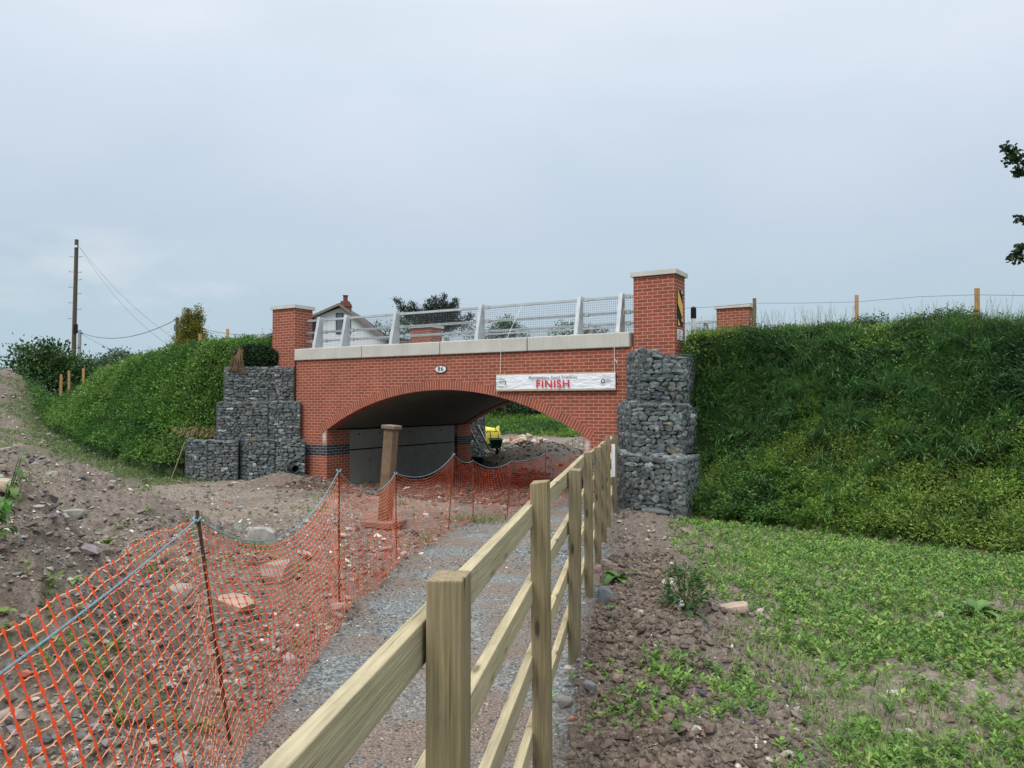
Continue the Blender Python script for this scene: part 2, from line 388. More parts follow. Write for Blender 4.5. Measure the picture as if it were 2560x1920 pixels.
def groundmat():
    m, ns, ls, b = newmat('ground_earth')
    a = ns.new('ShaderNodeAttribute'); a.attribute_name = 'zone'
    sp = ns.new('ShaderNodeSeparateXYZ'); ls.new(a.outputs['Vector'], sp.inputs[0])
    n1 = noise(ns, ls, 'Object', 1.1, 5); n2 = noise(ns, ls, 'Object', 14, 6, 0.65); n3 = noise(ns, ls, 'Object', 75, 4, 0.6)
    soil = rmp(ns, ls, n2, [(0.25, (0.046, 0.036, 0.029)), (0.45, (0.125, 0.103, 0.085)), (0.62, (0.195, 0.166, 0.138)), (0.80, (0.31, 0.275, 0.24))])
    soil = mixc(ns, ls, rmp(ns, ls, n1, [(0.35, (0, 0, 0)), (0.7, (0.45,) * 3)]), soil, (0.175, 0.135, 0.108))
    gv = ns.new('ShaderNodeTexVoronoi'); gv.inputs['Scale'].default_value = 55
    tcn = ns.new('ShaderNodeTexCoord'); ls.new(tcn.outputs['Object'], gv.inputs['Vector'])
    grav = rmp(ns, ls, gv.outputs['Color'], [(0.1, (0.075, 0.085, 0.085)), (0.5, (0.16, 0.178, 0.175)), (0.9, (0.30, 0.31, 0.30))])
    patch = noise(ns, ls, 'Object', 1.0, 5, 0.6)
    brown = rmp(ns, ls, n3, [(0.3, (0.105, 0.080, 0.066)), (0.7, (0.26, 0.21, 0.175))])
    grav = mixc(ns, ls, rmp(ns, ls, patch, [(0.42, (0, 0, 0)), (0.56, (1, 1, 1))]), grav, brown)
    col = mixc(ns, ls, sp.outputs['X'], soil, grav)
    grass = rmp(ns, ls, n2, [(0.3, (0.030, 0.048, 0.014)), (0.7, (0.075, 0.105, 0.032))])
    col = mixc(ns, ls, sp.outputs['Y'], col, grass)
    pale = rmp(ns, ls, n2, [(0.25, (0.155, 0.125, 0.098)), (0.75, (0.35, 0.295, 0.24))])
    col = mixc(ns, ls, sp.outputs['Z'], col, pale)
    col = mixc(ns, ls, 1.0, col, rmp(ns, ls, n3, [(0.25, (0.55,) * 3), (0.5, (1.0,) * 3), (0.75, (1.5,) * 3)]), 'MULTIPLY')
    ls.new(col, b.inputs['Base Color']); b.inputs['Roughness'].default_value = 0.95; b.inputs['Specular IOR Level'].default_value = 0.15
    bump(ns, ls, b, n3, 0.7, 0.012)
    return m
M['ground'] = groundmat()

# ------------------------------------------------------------------ object helpers
def tag(o, label=None, cat=None, group=None, kind=None):
    if label: o['label'] = label
    if cat: o['category'] = cat
    if group: o['group'] = group
    if kind: o['kind'] = kind
    return o
def link(name, me, mat=None, parent=None):
    o = bpy.data.objects.new(name, me); COL.objects.link(o)
    if mat is not None: me.materials.append(mat)
    if parent is not None: o.parent = parent
    return o
def empty(name, loc, rz=0.0, label=None, cat=None, group=None, parent=None):
    o = bpy.data.objects.new(name, None); COL.objects.link(o)
    o.location = loc; o.rotation_euler = (0, 0, rz); o.empty_display_size = 0.2
    if parent: o.parent = parent
    return tag(o, label, cat, group)
def bulk(name, verts, faces, mat, parent=None, tint=None, smooth=False, zone=None):
    me = bpy.data.meshes.new(name)
    verts = np.ascontiguousarray(verts, np.float32); faces = np.ascontiguousarray(faces, np.int32)
    k = faces.shape[1]; n = faces.shape[0]
    me.vertices.add(len(verts)); me.vertices.foreach_set('co', verts.ravel())
    me.loops.add(n * k); me.loops.foreach_set('vertex_index', faces.ravel())
    me.polygons.add(n); me.polygons.foreach_set('loop_start', np.arange(0, n * k, k, dtype=np.int32))
    me.polygons.foreach_set('use_smooth', np.full(n, smooth))
    if tint is not None:
        a = me.attributes.new('tint', 'FLOAT_VECTOR', 'FACE'); a.data.foreach_set('vector', np.ascontiguousarray(tint, np.float32).ravel())
    if zone is not None:
        a = me.attributes.new('zone', 'FLOAT_VECTOR', 'POINT'); a.data.foreach_set('vector', np.ascontiguousarray(zone, np.float32).ravel())
    me.update(calc_edges=True)
    return link(name, me, mat, parent)

class MB:
    """collects boxes, prisms, tubes; build() links one mesh with box-projected UVs in metres"""
    def __init__(s): s.v = []; s.f = []; s.uv = {}
    def add(s, vs, fs, uvs=None):
        b = len(s.v); s.v += [tuple(p) for p in vs]
        for i, f in enumerate(fs):
            if uvs: s.uv[len(s.f)] = uvs[i]
            s.f.append(tuple(b + k for k in f))
        return s
    def box(s, x0, x1, y0, y1, z0, z1, mtx=None):
        vs = [Vector(p) for p in ((x0, y0, z0), (x1, y0, z0), (x1, y1, z0), (x0, y1, z0), (x0, y0, z1), (x1, y0, z1), (x1, y1, z1), (x0, y1, z1))]
        if mtx is not None: vs = [mtx @ p for p in vs]
        return s.add(vs, [(0, 3, 2, 1), (4, 5, 6, 7), (0, 1, 5, 4), (1, 2, 6, 5), (2, 3, 7, 6), (3, 0, 4, 7)])
    def prism(s, pts, z0, z1):
        n = len(pts)
        z0s = z0 if isinstance(z0, (list, tuple)) else [z0] * n; z1s = z1 if isinstance(z1, (list, tuple)) else [z1] * n
        vs = [(p[0], p[1], a) for p, a in zip(pts, z0s)] + [(p[0], p[1], a) for p, a in zip(pts, z1s)]
        fs = [tuple(range(n - 1, -1, -1)), tuple(range(n, 2 * n))] + [(i, (i + 1) % n, n + (i + 1) % n, n + i) for i in range(n)]
        return s.add(vs, fs)
    def beam(s, a, b, w, h, up=(0, 0, 1)):
        a = Vector(a); b = Vector(b); d = (b - a).normalized(); sd = d.cross(Vector(up)).normalized(); u_ = sd.cross(d)
        vs = []
        for p in (a, b):
            for i, j in ((-1, -1), (1, -1), (1, 1), (-1, 1)): vs.append(p + sd * (w / 2 * i) + u_ * (h / 2 * j))
        return s.add(vs, [(0, 3, 2, 1), (4, 5, 6, 7), (0, 1, 5, 4), (1, 2, 6, 5), (2, 3, 7, 6), (3, 0, 4, 7)])
    def tube(s, pts, r, n=6, cap=True):
        pts = [Vector(p) for p in pts]; rs = r if isinstance(r, (list, tuple)) else [r] * len(pts)
        vs = []; fs = []
        for i, p in enumerate(pts):
            d = (pts[min(i + 1, len(pts) - 1)] - pts[max(i - 1, 0)]).normalized()
            a = d.cross(Vector((0, 0, 1)) if abs(d.z) < 0.9 else Vector((1, 0, 0))).normalized(); c = d.cross(a)
            for k in range(n):
                t = 2 * math.pi * k / n; vs.append(p + (a * math.cos(t) + c * math.sin(t)) * rs[i])
        for i in range(len(pts) - 1):
            for k in range(n): fs.append((i * n + k, i * n + (k + 1) % n, (i + 1) * n + (k + 1) % n, (i + 1) * n + k))
        if cap: fs.append(tuple(range(n - 1, -1, -1))); fs.append(tuple(range((len(pts) - 1) * n, len(pts) * n)))
        return s.add(vs, fs)
    def build(s, name, mat, parent=None, smooth=False, bevel=0.0):
        me = bpy.data.meshes.new(name); me.from_pydata(s.v, [], s.f)
        uvl = me.uv_layers.new(name='UVMap')
        for p in me.polygons:
            p.use_smooth = smooth
            cu = s.uv.get(p.index)
            n = p.normal
            for j, li in enumerate(p.loop_indices):
                if cu is not None: uvl.data[li].uv = cu[j]; continue
                c = me.vertices[me.loops[li].vertex_index].co
                if abs(n.z) > 0.7: uvl.data[li].uv = (c.x, c.y)
                elif abs(n.x) > abs(n.y): uvl.data[li].uv = (c.y + 0.1125, c.z)
                else: uvl.data[li].uv = (c.x, c.z)
        o = link(name, me, mat, parent)
        if bevel:
            m = o.modifiers.new('bevel', 'BEVEL'); m.width = bevel; m.segments = 2; m.limit_method = 'ANGLE'; m.angle_limit = R_(40)
        return o

# ------------------------------------------------------------------ scatter helpers
def unit(a): return a / np.maximum(np.linalg.norm(a, axis=1, keepdims=True), 1e-9)
def leaves(p, d, L, W, fold=0.25, n=None):
    """rhombic leaves: p base, d direction, L length, W width -> verts, quads"""
    N = len(p); r = rng.normal(size=(N, 3)) if n is None else n
    s = unit(np.cross(d, r)); nn = np.cross(s, d)
    L = np.asarray(L).reshape(-1, 1); W = np.asarray(W).reshape(-1, 1)
    a = p; b = p + d * L * 0.45 + s * W * 0.5 + nn * L * fold * 0.3; c = p + d * L - nn * L * fold * 0.4; e = p + d * L * 0.45 - s * W * 0.5 + nn * L * fold * 0.3
    v = np.stack([a, b, c, e], 1).reshape(-1, 3)
    f = np.arange(N * 4).reshape(-1, 4)
    return v, f
def blades(p, d, L, W, bend):
    """arching grass blades, two quads and a tip quad"""
    N = len(p); up = np.array([0, 0, 1.0])
    hz = d.copy(); hz[:, 2] = 0; hz = unit(hz + 1e-6)
    s = unit(np.cross(hz, up[None, :]))
    L = L.reshape(-1, 1); W = W.reshape(-1, 1); bend = bend.reshape(-1, 1)
    out = []
    for t, w in ((0, 1.0), (0.35, 0.9), (0.7, 0.65), (1.0, 0.08)):
        c = p + d * L * t + hz * L * bend * 0.45 * t * t - up * L * bend * 0.62 * t ** 2.4
        out += [c + s * W * w * 0.5, c - s * W * w * 0.5]
    v = np.stack(out, 1).reshape(-1, 3)
    b = np.arange(N)[:, None] * 8
    f = np.concatenate([b + np.array([[0, 1, 3, 2]]), b + np.array([[2, 3, 5, 4]]), b + np.array([[4, 5, 7, 6]])], 1).reshape(-1, 4)
    return v, f
ICO = None
def ico():
    global ICO
    if ICO is None:
        t = (1 + 5 ** .5) / 2
        v = np.array([(-1, t, 0), (1, t, 0), (-1, -t, 0), (1, -t, 0), (0, -1, t), (0, 1, t), (0, -1, -t), (0, 1, -t), (t, 0, -1), (t, 0, 1), (-t, 0, -1), (-t, 0, 1)], float)
        v /= np.linalg.norm(v[0])
        f = np.array([(0, 11, 5), (0, 5, 1), (0, 1, 7), (0, 7, 10), (0, 10, 11), (1, 5, 9), (5, 11, 4), (11, 10, 2), (10, 7, 6), (7, 1, 8), (3, 9, 4), (3, 4, 2), (3, 2, 6), (3, 6, 8), (3, 8, 9), (4, 9, 5), (2, 4, 11), (6, 2, 10), (8, 6, 7), (9, 8, 1)])
        ICO = (v, f)
    return ICO
OCT = (np.array([(1, 0, 0), (0, 1, 0), (-1, 0, 0), (0, -1, 0), (.25, .2, 1), (-.3, -.2, .85)], float), np.array([(0, 1, 4), (1, 2, 4), (2, 5, 4), (2, 3, 5), (3, 0, 5), (0, 4, 5)]))
def chips(p, size, tint, flat=0.75):
    """very many small stones, six faces each, bottoms in the soil"""
    v, f = OCT; N = len(p)
    q = v[None] * (1 + rng.uniform(-.35, .35, (N, 6, 3))) * np.stack([size * rng.uniform(.8, 1.4, N), size * rng.uniform(.6, 1.1, N), size * flat * rng.uniform(.6, 1.2, N)], 1)[:, None, :]
    a = rng.uniform(0, 6.28, N)[:, None]; x = q[..., 0] * np.cos(a) - q[..., 1] * np.sin(a); y = q[..., 0] * np.sin(a) + q[..., 1] * np.cos(a)
    q = np.stack([x, y, q[..., 2] + rng.normal(0, .3, N)[:, None] * x], -1) + p[:, None, :]
    return q.reshape(-1, 3), (f[None] + (np.arange(N) * 6)[:, None, None]).reshape(-1, 3), np.repeat(tint, 6, 0) * rng.uniform(.8, 1.2, (N * 6, 1))
def rocks(p, size, tint, flat=0.6, jit=0.32, yaw=True, axes=None):
    """many low angular stones; size (N,) or (N,3)"""
    v, f = ico(); N = len(p)
    size = np.asarray(size, float)
    if size.ndim == 1: size = np.stack([size * rng.uniform(0.8, 1.35, N), size * rng.uniform(0.7, 1.1, N), size * flat * rng.uniform(0.7, 1.2, N)], 1)
    q = v[None] * (1 + rng.uniform(-jit, jit, (N, 12, 1))) * size[:, None, :]
    if axes is None:
        a = rng.uniform(0, 2 * np.pi, N); c, s = np.cos(a), np.sin(a)
        x = q[..., 0] * c[:, None] - q[..., 1] * s[:, None]; y = q[..., 0] * s[:, None] + q[..., 1] * c[:, None]
        b = rng.normal(0, 0.25, N)[:, None]
        z = q[..., 2] + b * x
        q = np.stack([x, y, z], -1)
    else:
        q = np.einsum('nki,nij->nkj', q, axes)
    q = q + p[:, None, :]
    F_ = (f[None] + (np.arange(N) * 12)[:, None, None]).reshape(-1, 3)
    T = np.repeat(tint, 20, 0) * rng.uniform(0.88, 1.12, (N * 20, 1))
    return q.reshape(-1, 3), F_, T
def vary(base, n, s=0.2, hs=0.08):
    return np.clip(np.asarray(base)[None, :] * rng.uniform(1 - s, 1 + s, (n, 1)) * rng.uniform(1 - hs, 1 + hs, (n, 3)), 0, 1)
def cat3(parts):
    v = []; f = []; t = []; k = 0
    for p in parts:
        v.append(p[0]); f.append(p[1] + k); t.append(p[2]); k += len(p[0])
    return np.concatenate(v), np.concatenate(f), np.concatenate(t)

# ------------------------------------------------------------------ ground sheets
def build_ground():
    ys = [0.55]
    while ys[-1] < 62: ys.append(ys[-1] * 1.0068 + 0.001)
    ys = np.array(ys)
    k = np.linspace(-1.25, 1.25, 860)
    X = ys[:, None] * k[None, :] + 0.0; Y = np.repeat(ys[:, None], len(k), 1)
    Xf, Yf = X.ravel(), Y.ravel()
    m = masks(Xf, Yf)
    Z = ground_h(Xf, Yf, m)
    wr, _, wl_, _ = m
    pm = path_mask(Xf, Yf)
    fx = fence_x(Yf)
    s, t = st(Xf, Yf)
    green = np.maximum(sst(0.02, 0.12, wr), sst(0.04, 0.16, wl_))
    field = sst(1.6, 2.6, Xf - fx + 0.5 * fbm(Xf, Yf, 3, 61)) * 0.35 * (1 - sst(0, 0.1, wr)) * (Yf < 16)
    green = np.maximum(green, field)
    verge = sst(0.0, 1.2, -Xf - 9.2 + 0.6 * fbm(Xf, Yf, 3, 63)) * (Yf > 15) * 0.75 * sst(-0.15, 0.25, fbm(Xf * 0.6, Yf * 0.6, 3, 64) + 0.15)
    verge = verge * (1 - sst(-22.5, -24.5, Xf) * 0)
    dverge, _ = pdist(Xf, Yf, L_FOOT[6:])
    verge = np.maximum(verge * 0.5, (1 - sst(0.5, 1.6, dverge + 0.5 * fbm(Xf, Yf, 3, 65))) * 0.9 * (wl_ < 0.1))
    green = np.maximum(green, verge)
    far = sst(19, 24, t) * 0.8
    green = np.maximum(green, far)
    bare = mound(Xf, Yf, -23.5, 33, 4.2, 6.0, 1.2, 0.5); green = green * (1 - np.clip(bare, 0, 0.9))
    pale = 0.55 * sst(10.5, 14, Yf) * (1 - sst(0.0, 0.1, green)) * (1 - pm) * sst(-0.2, 0.3, fbm(Xf * 0.7, Yf * 0.7, 3, 71) + 0.12)
    pale = pale * (1 - sst(-0.5, 0.8, t) * (1 - sst(5.5, 7.5, t)))
    pale = np.maximum(pale, 0.55 * sst(0.9, 1.9, Xf - fx) * (Yf < 14)) * (1 - sst(0, 0.08, wr))
    n0, n1 = len(ys), len(k)
    i = np.arange(n0 - 1)[:, None] * n1 + np.arange(n1 - 1)[None, :]
    f = np.stack([i, i + 1, i + n1 + 1, i + n1], -1).reshape(-1, 4)
    o = bulk('ground', np.stack([Xf, Yf, Z], 1), f, M['ground'], smooth=True, zone=np.stack([pm, green, pale], 1))
    tag(o, 'stony brown earth of the canal bed and banks', None, None, 'structure')
    # distant land, behind and to the sides
    g = MB(); n = 48
    xs = np.linspace(-400, 400, n); yy = np.linspace(-60, 700, n)
    XX, YY = np.meshgrid(xs, yy)
    ZZ = -2.6 + 0 * XX
    ZZ = ZZ + 1.2 * sst(50, 160, YY)
    i = np.arange(n - 1)[:, None] * n + np.arange(n - 1)[None, :]
    f = np.stack([i, i + 1, i + n + 1, i + n], -1).reshape(-1, 4)
    zf = np.tile(np.array([[0, 0.9, 0]]), (n * n, 1))
    o = bulk('terrain', np.stack([XX.ravel(), YY.ravel(), ZZ.ravel()], 1), f, M['ground'], smooth=True, zone=zf)
    tag(o, 'grassy farmland beyond the canal works', None, None, 'structure')
build_ground()

# ------------------------------------------------------------------ bridge
ZC = 1.18                                            # underside of coping
RI = 7.47; ZCROWN = 0.327; RC = ZCROWN - RI          # intrados circle
def zin(s, extra=0.0): return RC + math.sqrt((RI + extra) ** 2 - s * s)
bridge = empty('brick_bridge', (O[0], O[1], 0), -TH, 'red brick canal bridge with low arch, grey coping and steel parapet', 'bridge')
def spandrel(y0, y1, name):
    m = MB()
    ss = sorted(set([-4.97, -4.3, -3.8, 3.8, 4.3, 4.97] + list(np.linspace(-3.8, 3.8, 61))))
    for a, b in zip(ss[:-1], ss[1:]):
        inn = abs((a + b) / 2) < 3.8
        za = zin(a, 0.02) if inn else -3.0; zb = zin(b, 0.02) if inn else -3.0
        vs = [(a, y0, za), (b, y0, zb), (b, y0, ZC), (a, y0, ZC), (a, y1, za), (b, y1, zb), (b, y1, ZC), (a, y1, ZC)]
        fs = [(0, 1, 2, 3), (5, 4, 7, 6), (4, 5, 1, 0), (3, 2, 6, 7)]
        if a == -3.8: pass
        m.add(vs, fs)
    # reveals of the piers and the outer ends
    for sx, d in ((-3.8, 1), (3.8, -1)):
        ztop = zin(sx, 0.02)
        vs = [(sx, y0, -3.0), (sx, y1, -3.0), (sx, y1, ztop), (sx, y0, ztop)]
        m.add(vs, [(0, 1, 2, 3) if d > 0 else (3, 2, 1, 0)])
    for sx in (-4.97, 4.97):
        m.add([(sx, y0, -3), (sx, y1, -3), (sx, y1, ZC), (sx, y0, ZC)], [(0, 1, 2, 3)])
    return m.build(name, M['brick_wall'], bridge)
spandrel(0.0, 0.36, 'spandrel_wall'); spandrel(6.57, 6.93, 'spandrel_wall')
def ring(yf, yb, name):
    m = MB(); a0 = math.asin(3.965 / RI); n = 110
    for i in range(n):
        t0 = -a0 + 2 * a0 * i / n; t1 = -a0 + 2 * a0 * (i + 1) / n
        def P(t, r, y): return (r * math.sin(t), y, RC + r * math.cos(t))
        r0, r1 = RI, RI + 0.222
        vs = [P(t0, r0, yf), P(t1, r0, yf), P(t1, r1, yf), P(t0, r1, yf), P(t0, r0, yb), P(t1, r0, yb), P(t1, r1, yb), P(t0, r1, yb)]
        u0, u1 = t0 * 7.58 + 20, t1 * 7.58 + 20
        q = [(u0, 0.09), (u1, 0.09), (u1, 0.31), (u0, 0.31)]
        q2 = [(u0, 0.31), (u1, 0.31), (u1, 0.09), (u0, 0.09)]
        fs = [(0, 1, 2, 3), (5, 4, 7, 6), (4, 5, 1, 0), (3, 2, 6, 7)]
        m.add(vs, fs, [q, [(u1, 0.09), (u0, 0.09), (u0, 0.31), (u1, 0.31)], [(u0, 0.09), (u1, 0.09), (u1, 0.31), (u0, 0.31)], q])
        if i == 0: m.add([vs[0], vs[3], vs[7], vs[4]], [(0, 1, 2, 3)], [[(0.1, 0.1), (0.1, 0.3), (0.17, 0.3), (0.17, 0.1)]])
        if i == n - 1: m.add([vs[1], vs[2], vs[6], vs[5]], [(0, 1, 2, 3)], [[(0.1, 0.1), (0.1, 0.3), (0.17, 0.3), (0.17, 0.1)]])
    return m.build(name, M['brick_ring'], bridge)
ring(-0.006, 0.352, 'arch_ring'); ring(6.578, 6.936, 'arch_ring')
def barrel():
    m = MB(); y0, y1 = 0.362, 6.566; n = 60
    for i in range(n):
        a = -3.86 + 7.72 * i / n; b = -3.86 + 7.72 * (i + 1) / n
        e = 0.035
        vs = [(a, y0, zin(a, e)), (b, y0, zin(b, e)), (b, y1, zin(b, e)), (a, y1, zin(a, e))]
        up = [(p[0], p[1], p[2] + 0.3) for p in vs]
        m.add(vs + up, [(3, 2, 1, 0), (4, 5, 6, 7), (0, 1, 5, 4), (2, 3, 7, 6)])
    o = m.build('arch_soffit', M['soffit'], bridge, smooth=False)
    # brick returns and cast side walls
    for sg in (-1, 1):
        for (ya, yb) in ((0.361, 0.873), (6.13, 6.569)):
            x0, x1 = sorted((sg * 3.803, sg * 4.3)); r = MB(); r.box(x0, x1, ya, yb, -3.0, -0.735); r.build('pier_return', M['brick_wall'], bridge)
        w = MB(); x0, x1 = sorted((sg * 3.835, sg * 4.3))
        for q_ in ((0.875, 3.05, -1.29, -0.745), (3.07, 6.00, -1.29, -0.745), (0.875, 6.00, -3.0, -1.325)):
            w = MB(); w.box(x0, x1, *q_); w.build('abutment_panel', M['conc'], bridge, bevel=0.012)
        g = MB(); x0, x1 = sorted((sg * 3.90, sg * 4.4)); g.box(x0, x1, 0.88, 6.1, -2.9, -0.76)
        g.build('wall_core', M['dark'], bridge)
        for yy, zz in ((1.3, -0.88), (2.2, -0.88), (3.6, -0.88), (5.2, -0.88), (1.75, -1.62), (3.9, -1.62), (5.1, -1.62)):
            vs = [(sg * 3.833, yy + 0.028 * math.cos(k * math.pi / 4), zz + 0.028 * math.sin(k * math.pi / 4)) for k in range(8)]
            h = MB(); h.add(vs, [tuple(range(8))]); h.build('tie_hole', M['dark'], bridge)
barrel()
d = MB(); d.box(-4.9, 4.9, 0.37, 6.56, 0.66, 1.16); d.build('road_deck', M['asphalt'], bridge)
d = MB(); d.box(-4.96, 4.96, 0.62, 6.31, 1.165, 1.30); d.build('road_surface', M['asphalt'], bridge)
def copings(front):
    js = [-5.0, -2.535, -0.02, 2.433, 4.915]
    for a, b in zip(js[:-1], js[1:]):
        m = MB()
        if front: m.box(a + 0.010, b - 0.010, -0.065, 0.58, ZC + 0.003, 1.50)
        else: m.box(a + 0.006, b - 0.006, 6.35, 6.995, ZC + 0.003, 1.50)
        m.build('coping_stone', M['coping'], bridge, bevel=0.018)
    m = MB()
    y0, y1 = (-0.02, 0.36) if front else (6.57, 6.95)
    m.box(-4.96, 4.90, y0, y1, ZC + 0.02, 1.45); m.build('coping_bed', M['dark'], bridge)
copings(True); copings(False)
def pillar(s0, s1, t0, t1, z0=-0.2, ztop=2.655):
    m = MB(); m.box(s0, s1, t0, t1, z0, ztop); o = m.build('pillar', M['brick'], bridge)
    c = MB(); e = 0.055; zb = ztop + 0.002; zt = ztop + 0.095
    c.box(s0 - e, s1 + e, t0 - e, t1 + e, zb, zt)
    cx, cy = (s0 + s1) / 2, (t0 + t1) / 2
    b = [(s0 - e + .01, t0 - e + .01, zt - .0005), (s1 + e - .01, t0 - e + .01, zt - .0005), (s1 + e - .01, t1 + e - .01, zt - .0005), (s0 - e + .01, t1 + e - .01, zt - .0005), (cx, cy, zt + 0.05)]
    c.add(b, [(0, 1, 4), (1, 2, 4), (2, 3, 4), (3, 0, 4)])
    c.build('pillar_cap', M['cap'], o)
    return o
PR = pillar(4.98, 5.87, 0.0, 0.67); PL = pillar(-5.94, -5.05, 0.0, 0.67)
pillar(4.98, 5.87, 6.26, 6.93); pillar(-5.94, -5.05, 6.26, 6.93)

def parapet(front):
    """raked steel posts, three rails and a square mesh"""
    name = 'steel_parapet'
    root = empty('steel_parapet', (0, 0, 0), parent=bridge)
    sg = 1 if front else -1; yo = 0.0 if front else 6.93
    def Y(t): return yo + sg * t
    posts = [-4.42, -3.42, -1.70, 0.937, 3.576, 4.574]
    if not front: posts = [-4.6, -3.42, -1.70, 0.937, 3.576, 4.574]
    zb = 1.502; zt = 2.39
    for s in posts:
        m = MB(); w = 0.045
        prof = [(0.10, zb + 0.02), (0.40, zb + 0.02), (0.40, zt), (0.30, zt)]
        vs = [(s - 0.012, Y(a), z) for a, z in prof] + [(s + 0.012, Y(a), z) for a, z in prof]
        fs = [(0, 1, 2, 3), (7, 6, 5, 4)] + [(i, i + 4, (i + 1) % 4 + 4, (i + 1) % 4) for i in range(4)]
        m.add(vs, fs)
        # front and back flanges
        for (a0, a1, dd) in ((0.10, 0.30, -0.012), (0.40, 0.40, 0.0)):
            q = [(s - w, Y(a0 + dd), zb + 0.02), (s + w, Y(a0 + dd), zb + 0.02), (s + w, Y(a1 + dd), zt + .003), (s - w, Y(a1 + dd), zt + .003)]
            q2 = [(p[0], p[1] + sg * 0.011, p[2]) for p in q]
            m.add(q + q2, [(0, 1, 2, 3), (7, 6, 5, 4), (0, 4, 5, 1), (1, 5, 6, 2), (2, 6, 7, 3), (3, 7, 4, 0)])
        y0, y1 = sorted((Y(0.05), Y(0.46))); m.box(s - 0.10, s + 0.10, y0, y1, zb, zb + 0.019)
        m.build('parapet_post', M['galv'], root)
    for zc in (2.325, 1.985, 1.74):
        m = MB()
        a, b = (-5.03, 4.97)
        y0, y1 = sorted((Y(0.42), Y(0.475))); 
        if not front: a = -4.7
        m.box(a, b, y0, y1, zc - 0.027, zc + 0.027)
        for s in posts:
            y0, y1 = sorted((Y(0.405), Y(0.485))); m.box(s + 0.05, s + 0.16, y0, y1, zc - 0.040, zc + 0.040)
            k = s + 1.3
            m.box(k, k + 0.012, y0, y1, zc - 0.030, zc + 0.030)
        m.build('parapet_rail', M['galv'], root)
    m = MB(); yw = Y(0.41); r = 0.0027
    for i in range(int(9.9 / 0.05) + 1):
        s = -5.0 + i * 0.05 if front else -4.68 + i * 0.05
        if s > 4.95: break
        m.tube([(s, yw, 1.53), (s, yw, 2.29)], r, 3, False)
    for i in range(16):
        z = 1.535 + i * 0.05
        m.tube([(-5.0 if front else -4.68, yw + sg * 0.004, z), (4.95, yw + sg * 0.004, z)], r, 3, False)
    m.build('parapet_mesh', M['wire'], root)
parapet(True); parapet(False)

# number plate, hazard board, small notice
def textmesh(txt, size, ext=0.0, align='CENTER', sx=1.0, name='lettering', offset=0.0):
    c = bpy.data.curves.new('txt', 'FONT'); c.body = txt; c.size = size; c.extrude = ext; c.align_x = align; c.align_y = 'CENTER'; c.offset = offset; c.space_character = 1.14
    o = bpy.data.objects.new('txt', c); COL.objects.link(o)
    bpy.context.view_layer.update()
    me = bpy.data.meshes.new_from_object(o.evaluated_get(bpy.context.evaluated_depsgraph_get()))
    bpy.data.objects.remove(o); me.name = name
    for v_ in me.vertices: v_.co.x *= sx
    return me
def upright(me, loc, mat, parent, name='lettering'):
    for v_ in me.vertices: v_.co = Vector((v_.co.x, -v_.co.z, v_.co.y))
    o = link(name, me, mat, parent); o.location = loc; return o
M['white'] = simple('white_enamel', (0.78, 0.79, 0.80), 0.35, 0, 0.03)
M['black'] = simple('black_paint', (0.014, 0.014, 0.015), 0.65, 0, 0.1, spec=0.15)
M['yellow'] = simple('yellow_reflective', (0.80, 0.42, 0.01), 0.4, 0, 0.04)
M['red'] = simple('red_ink', (0.62, 0.015, 0.05), 0.5, 0, 0.05)
def ellipse(rx, rz, y0, y1, n=40): 
    m = MB(); a = [(rx * math.cos(2 * math.pi * i / n), y0, rz * math.sin(2 * math.pi * i / n)) for i in range(n)]
    b = [(p[0], y1, p[2]) for p in a]
    m.add(a + b, [tuple(range(n)), tuple(range(2 * n - 1, n - 1, -1))] + [(i, n + i, n + (i + 1) % n, (i + 1) % n) for i in range(n)]); return m
pl = ellipse(0.178, 0.097, -0.022, -0.001).build('number_plate', M['black'], bridge); pl.location = (-0.012, 0, 0.83)
ellipse(0.160, 0.080, -0.027, -0.0225).build('plate_face', M['white'], pl)
upright(textmesh('86', 0.165, 0.001, offset=0.002), (0, -0.030, 0.002), M['black'], pl)
for sx in (-0.135, 0.135):
    q = MB(); vs = [(sx + 0.008 * math.cos(k * math.pi / 4), -0.030, 0.008 * math.sin(k * math.pi / 4)) for k in range(8)]; q.add(vs, [tuple(range(8))]); q.build('screw', M['wire'], pl)
# hazard board on the inner face of the right pillar (local +x side)
hb = MB(); xh = 5.885; ya, yb_ = 0.165, 0.475; z0, z1 = 1.61, 2.345
hb.box(5.872, xh, ya, yb_, z0, z1); hbo = hb.build('hazard_board', M['black'], PR)
def hp(a, b): return (xh + 0.003, ya + a * (yb_ - ya), z1 - b * (z1 - z0))
y_ = MB(); y_.add([hp(0, 0), hp(0.1, 0), hp(1, 0.40), hp(1, 0.80), hp(0, 0.38)], [(0, 4, 3, 2, 1)])
y_.add([hp(0, 0.80), hp(0.5, 1), hp(0, 1)], [(0, 2, 1)]); y_.build('yellow_stripe', M['yellow'], hbo)
nb = MB(); nb.box(5.872, 5.885, ya, yb_, 1.31, 1.53); nbo = nb.build('white_notice', M['white'], PR)
q = MB()
for i, w in enumerate((0.7, 0.55, 0.65, 0.4)):
    zz = 1.50 - i * 0.05; q.add([(5.888, ya + 0.03, zz), (5.888, ya + 0.03 + w * 0.25, zz), (5.888, ya + 0.03 + w * 0.25, zz - 0.016), (5.888, ya + 0.03, zz - 0.016)], [(0, 1, 2, 3)])
q.build('notice_lines', M['wire'], nbo)

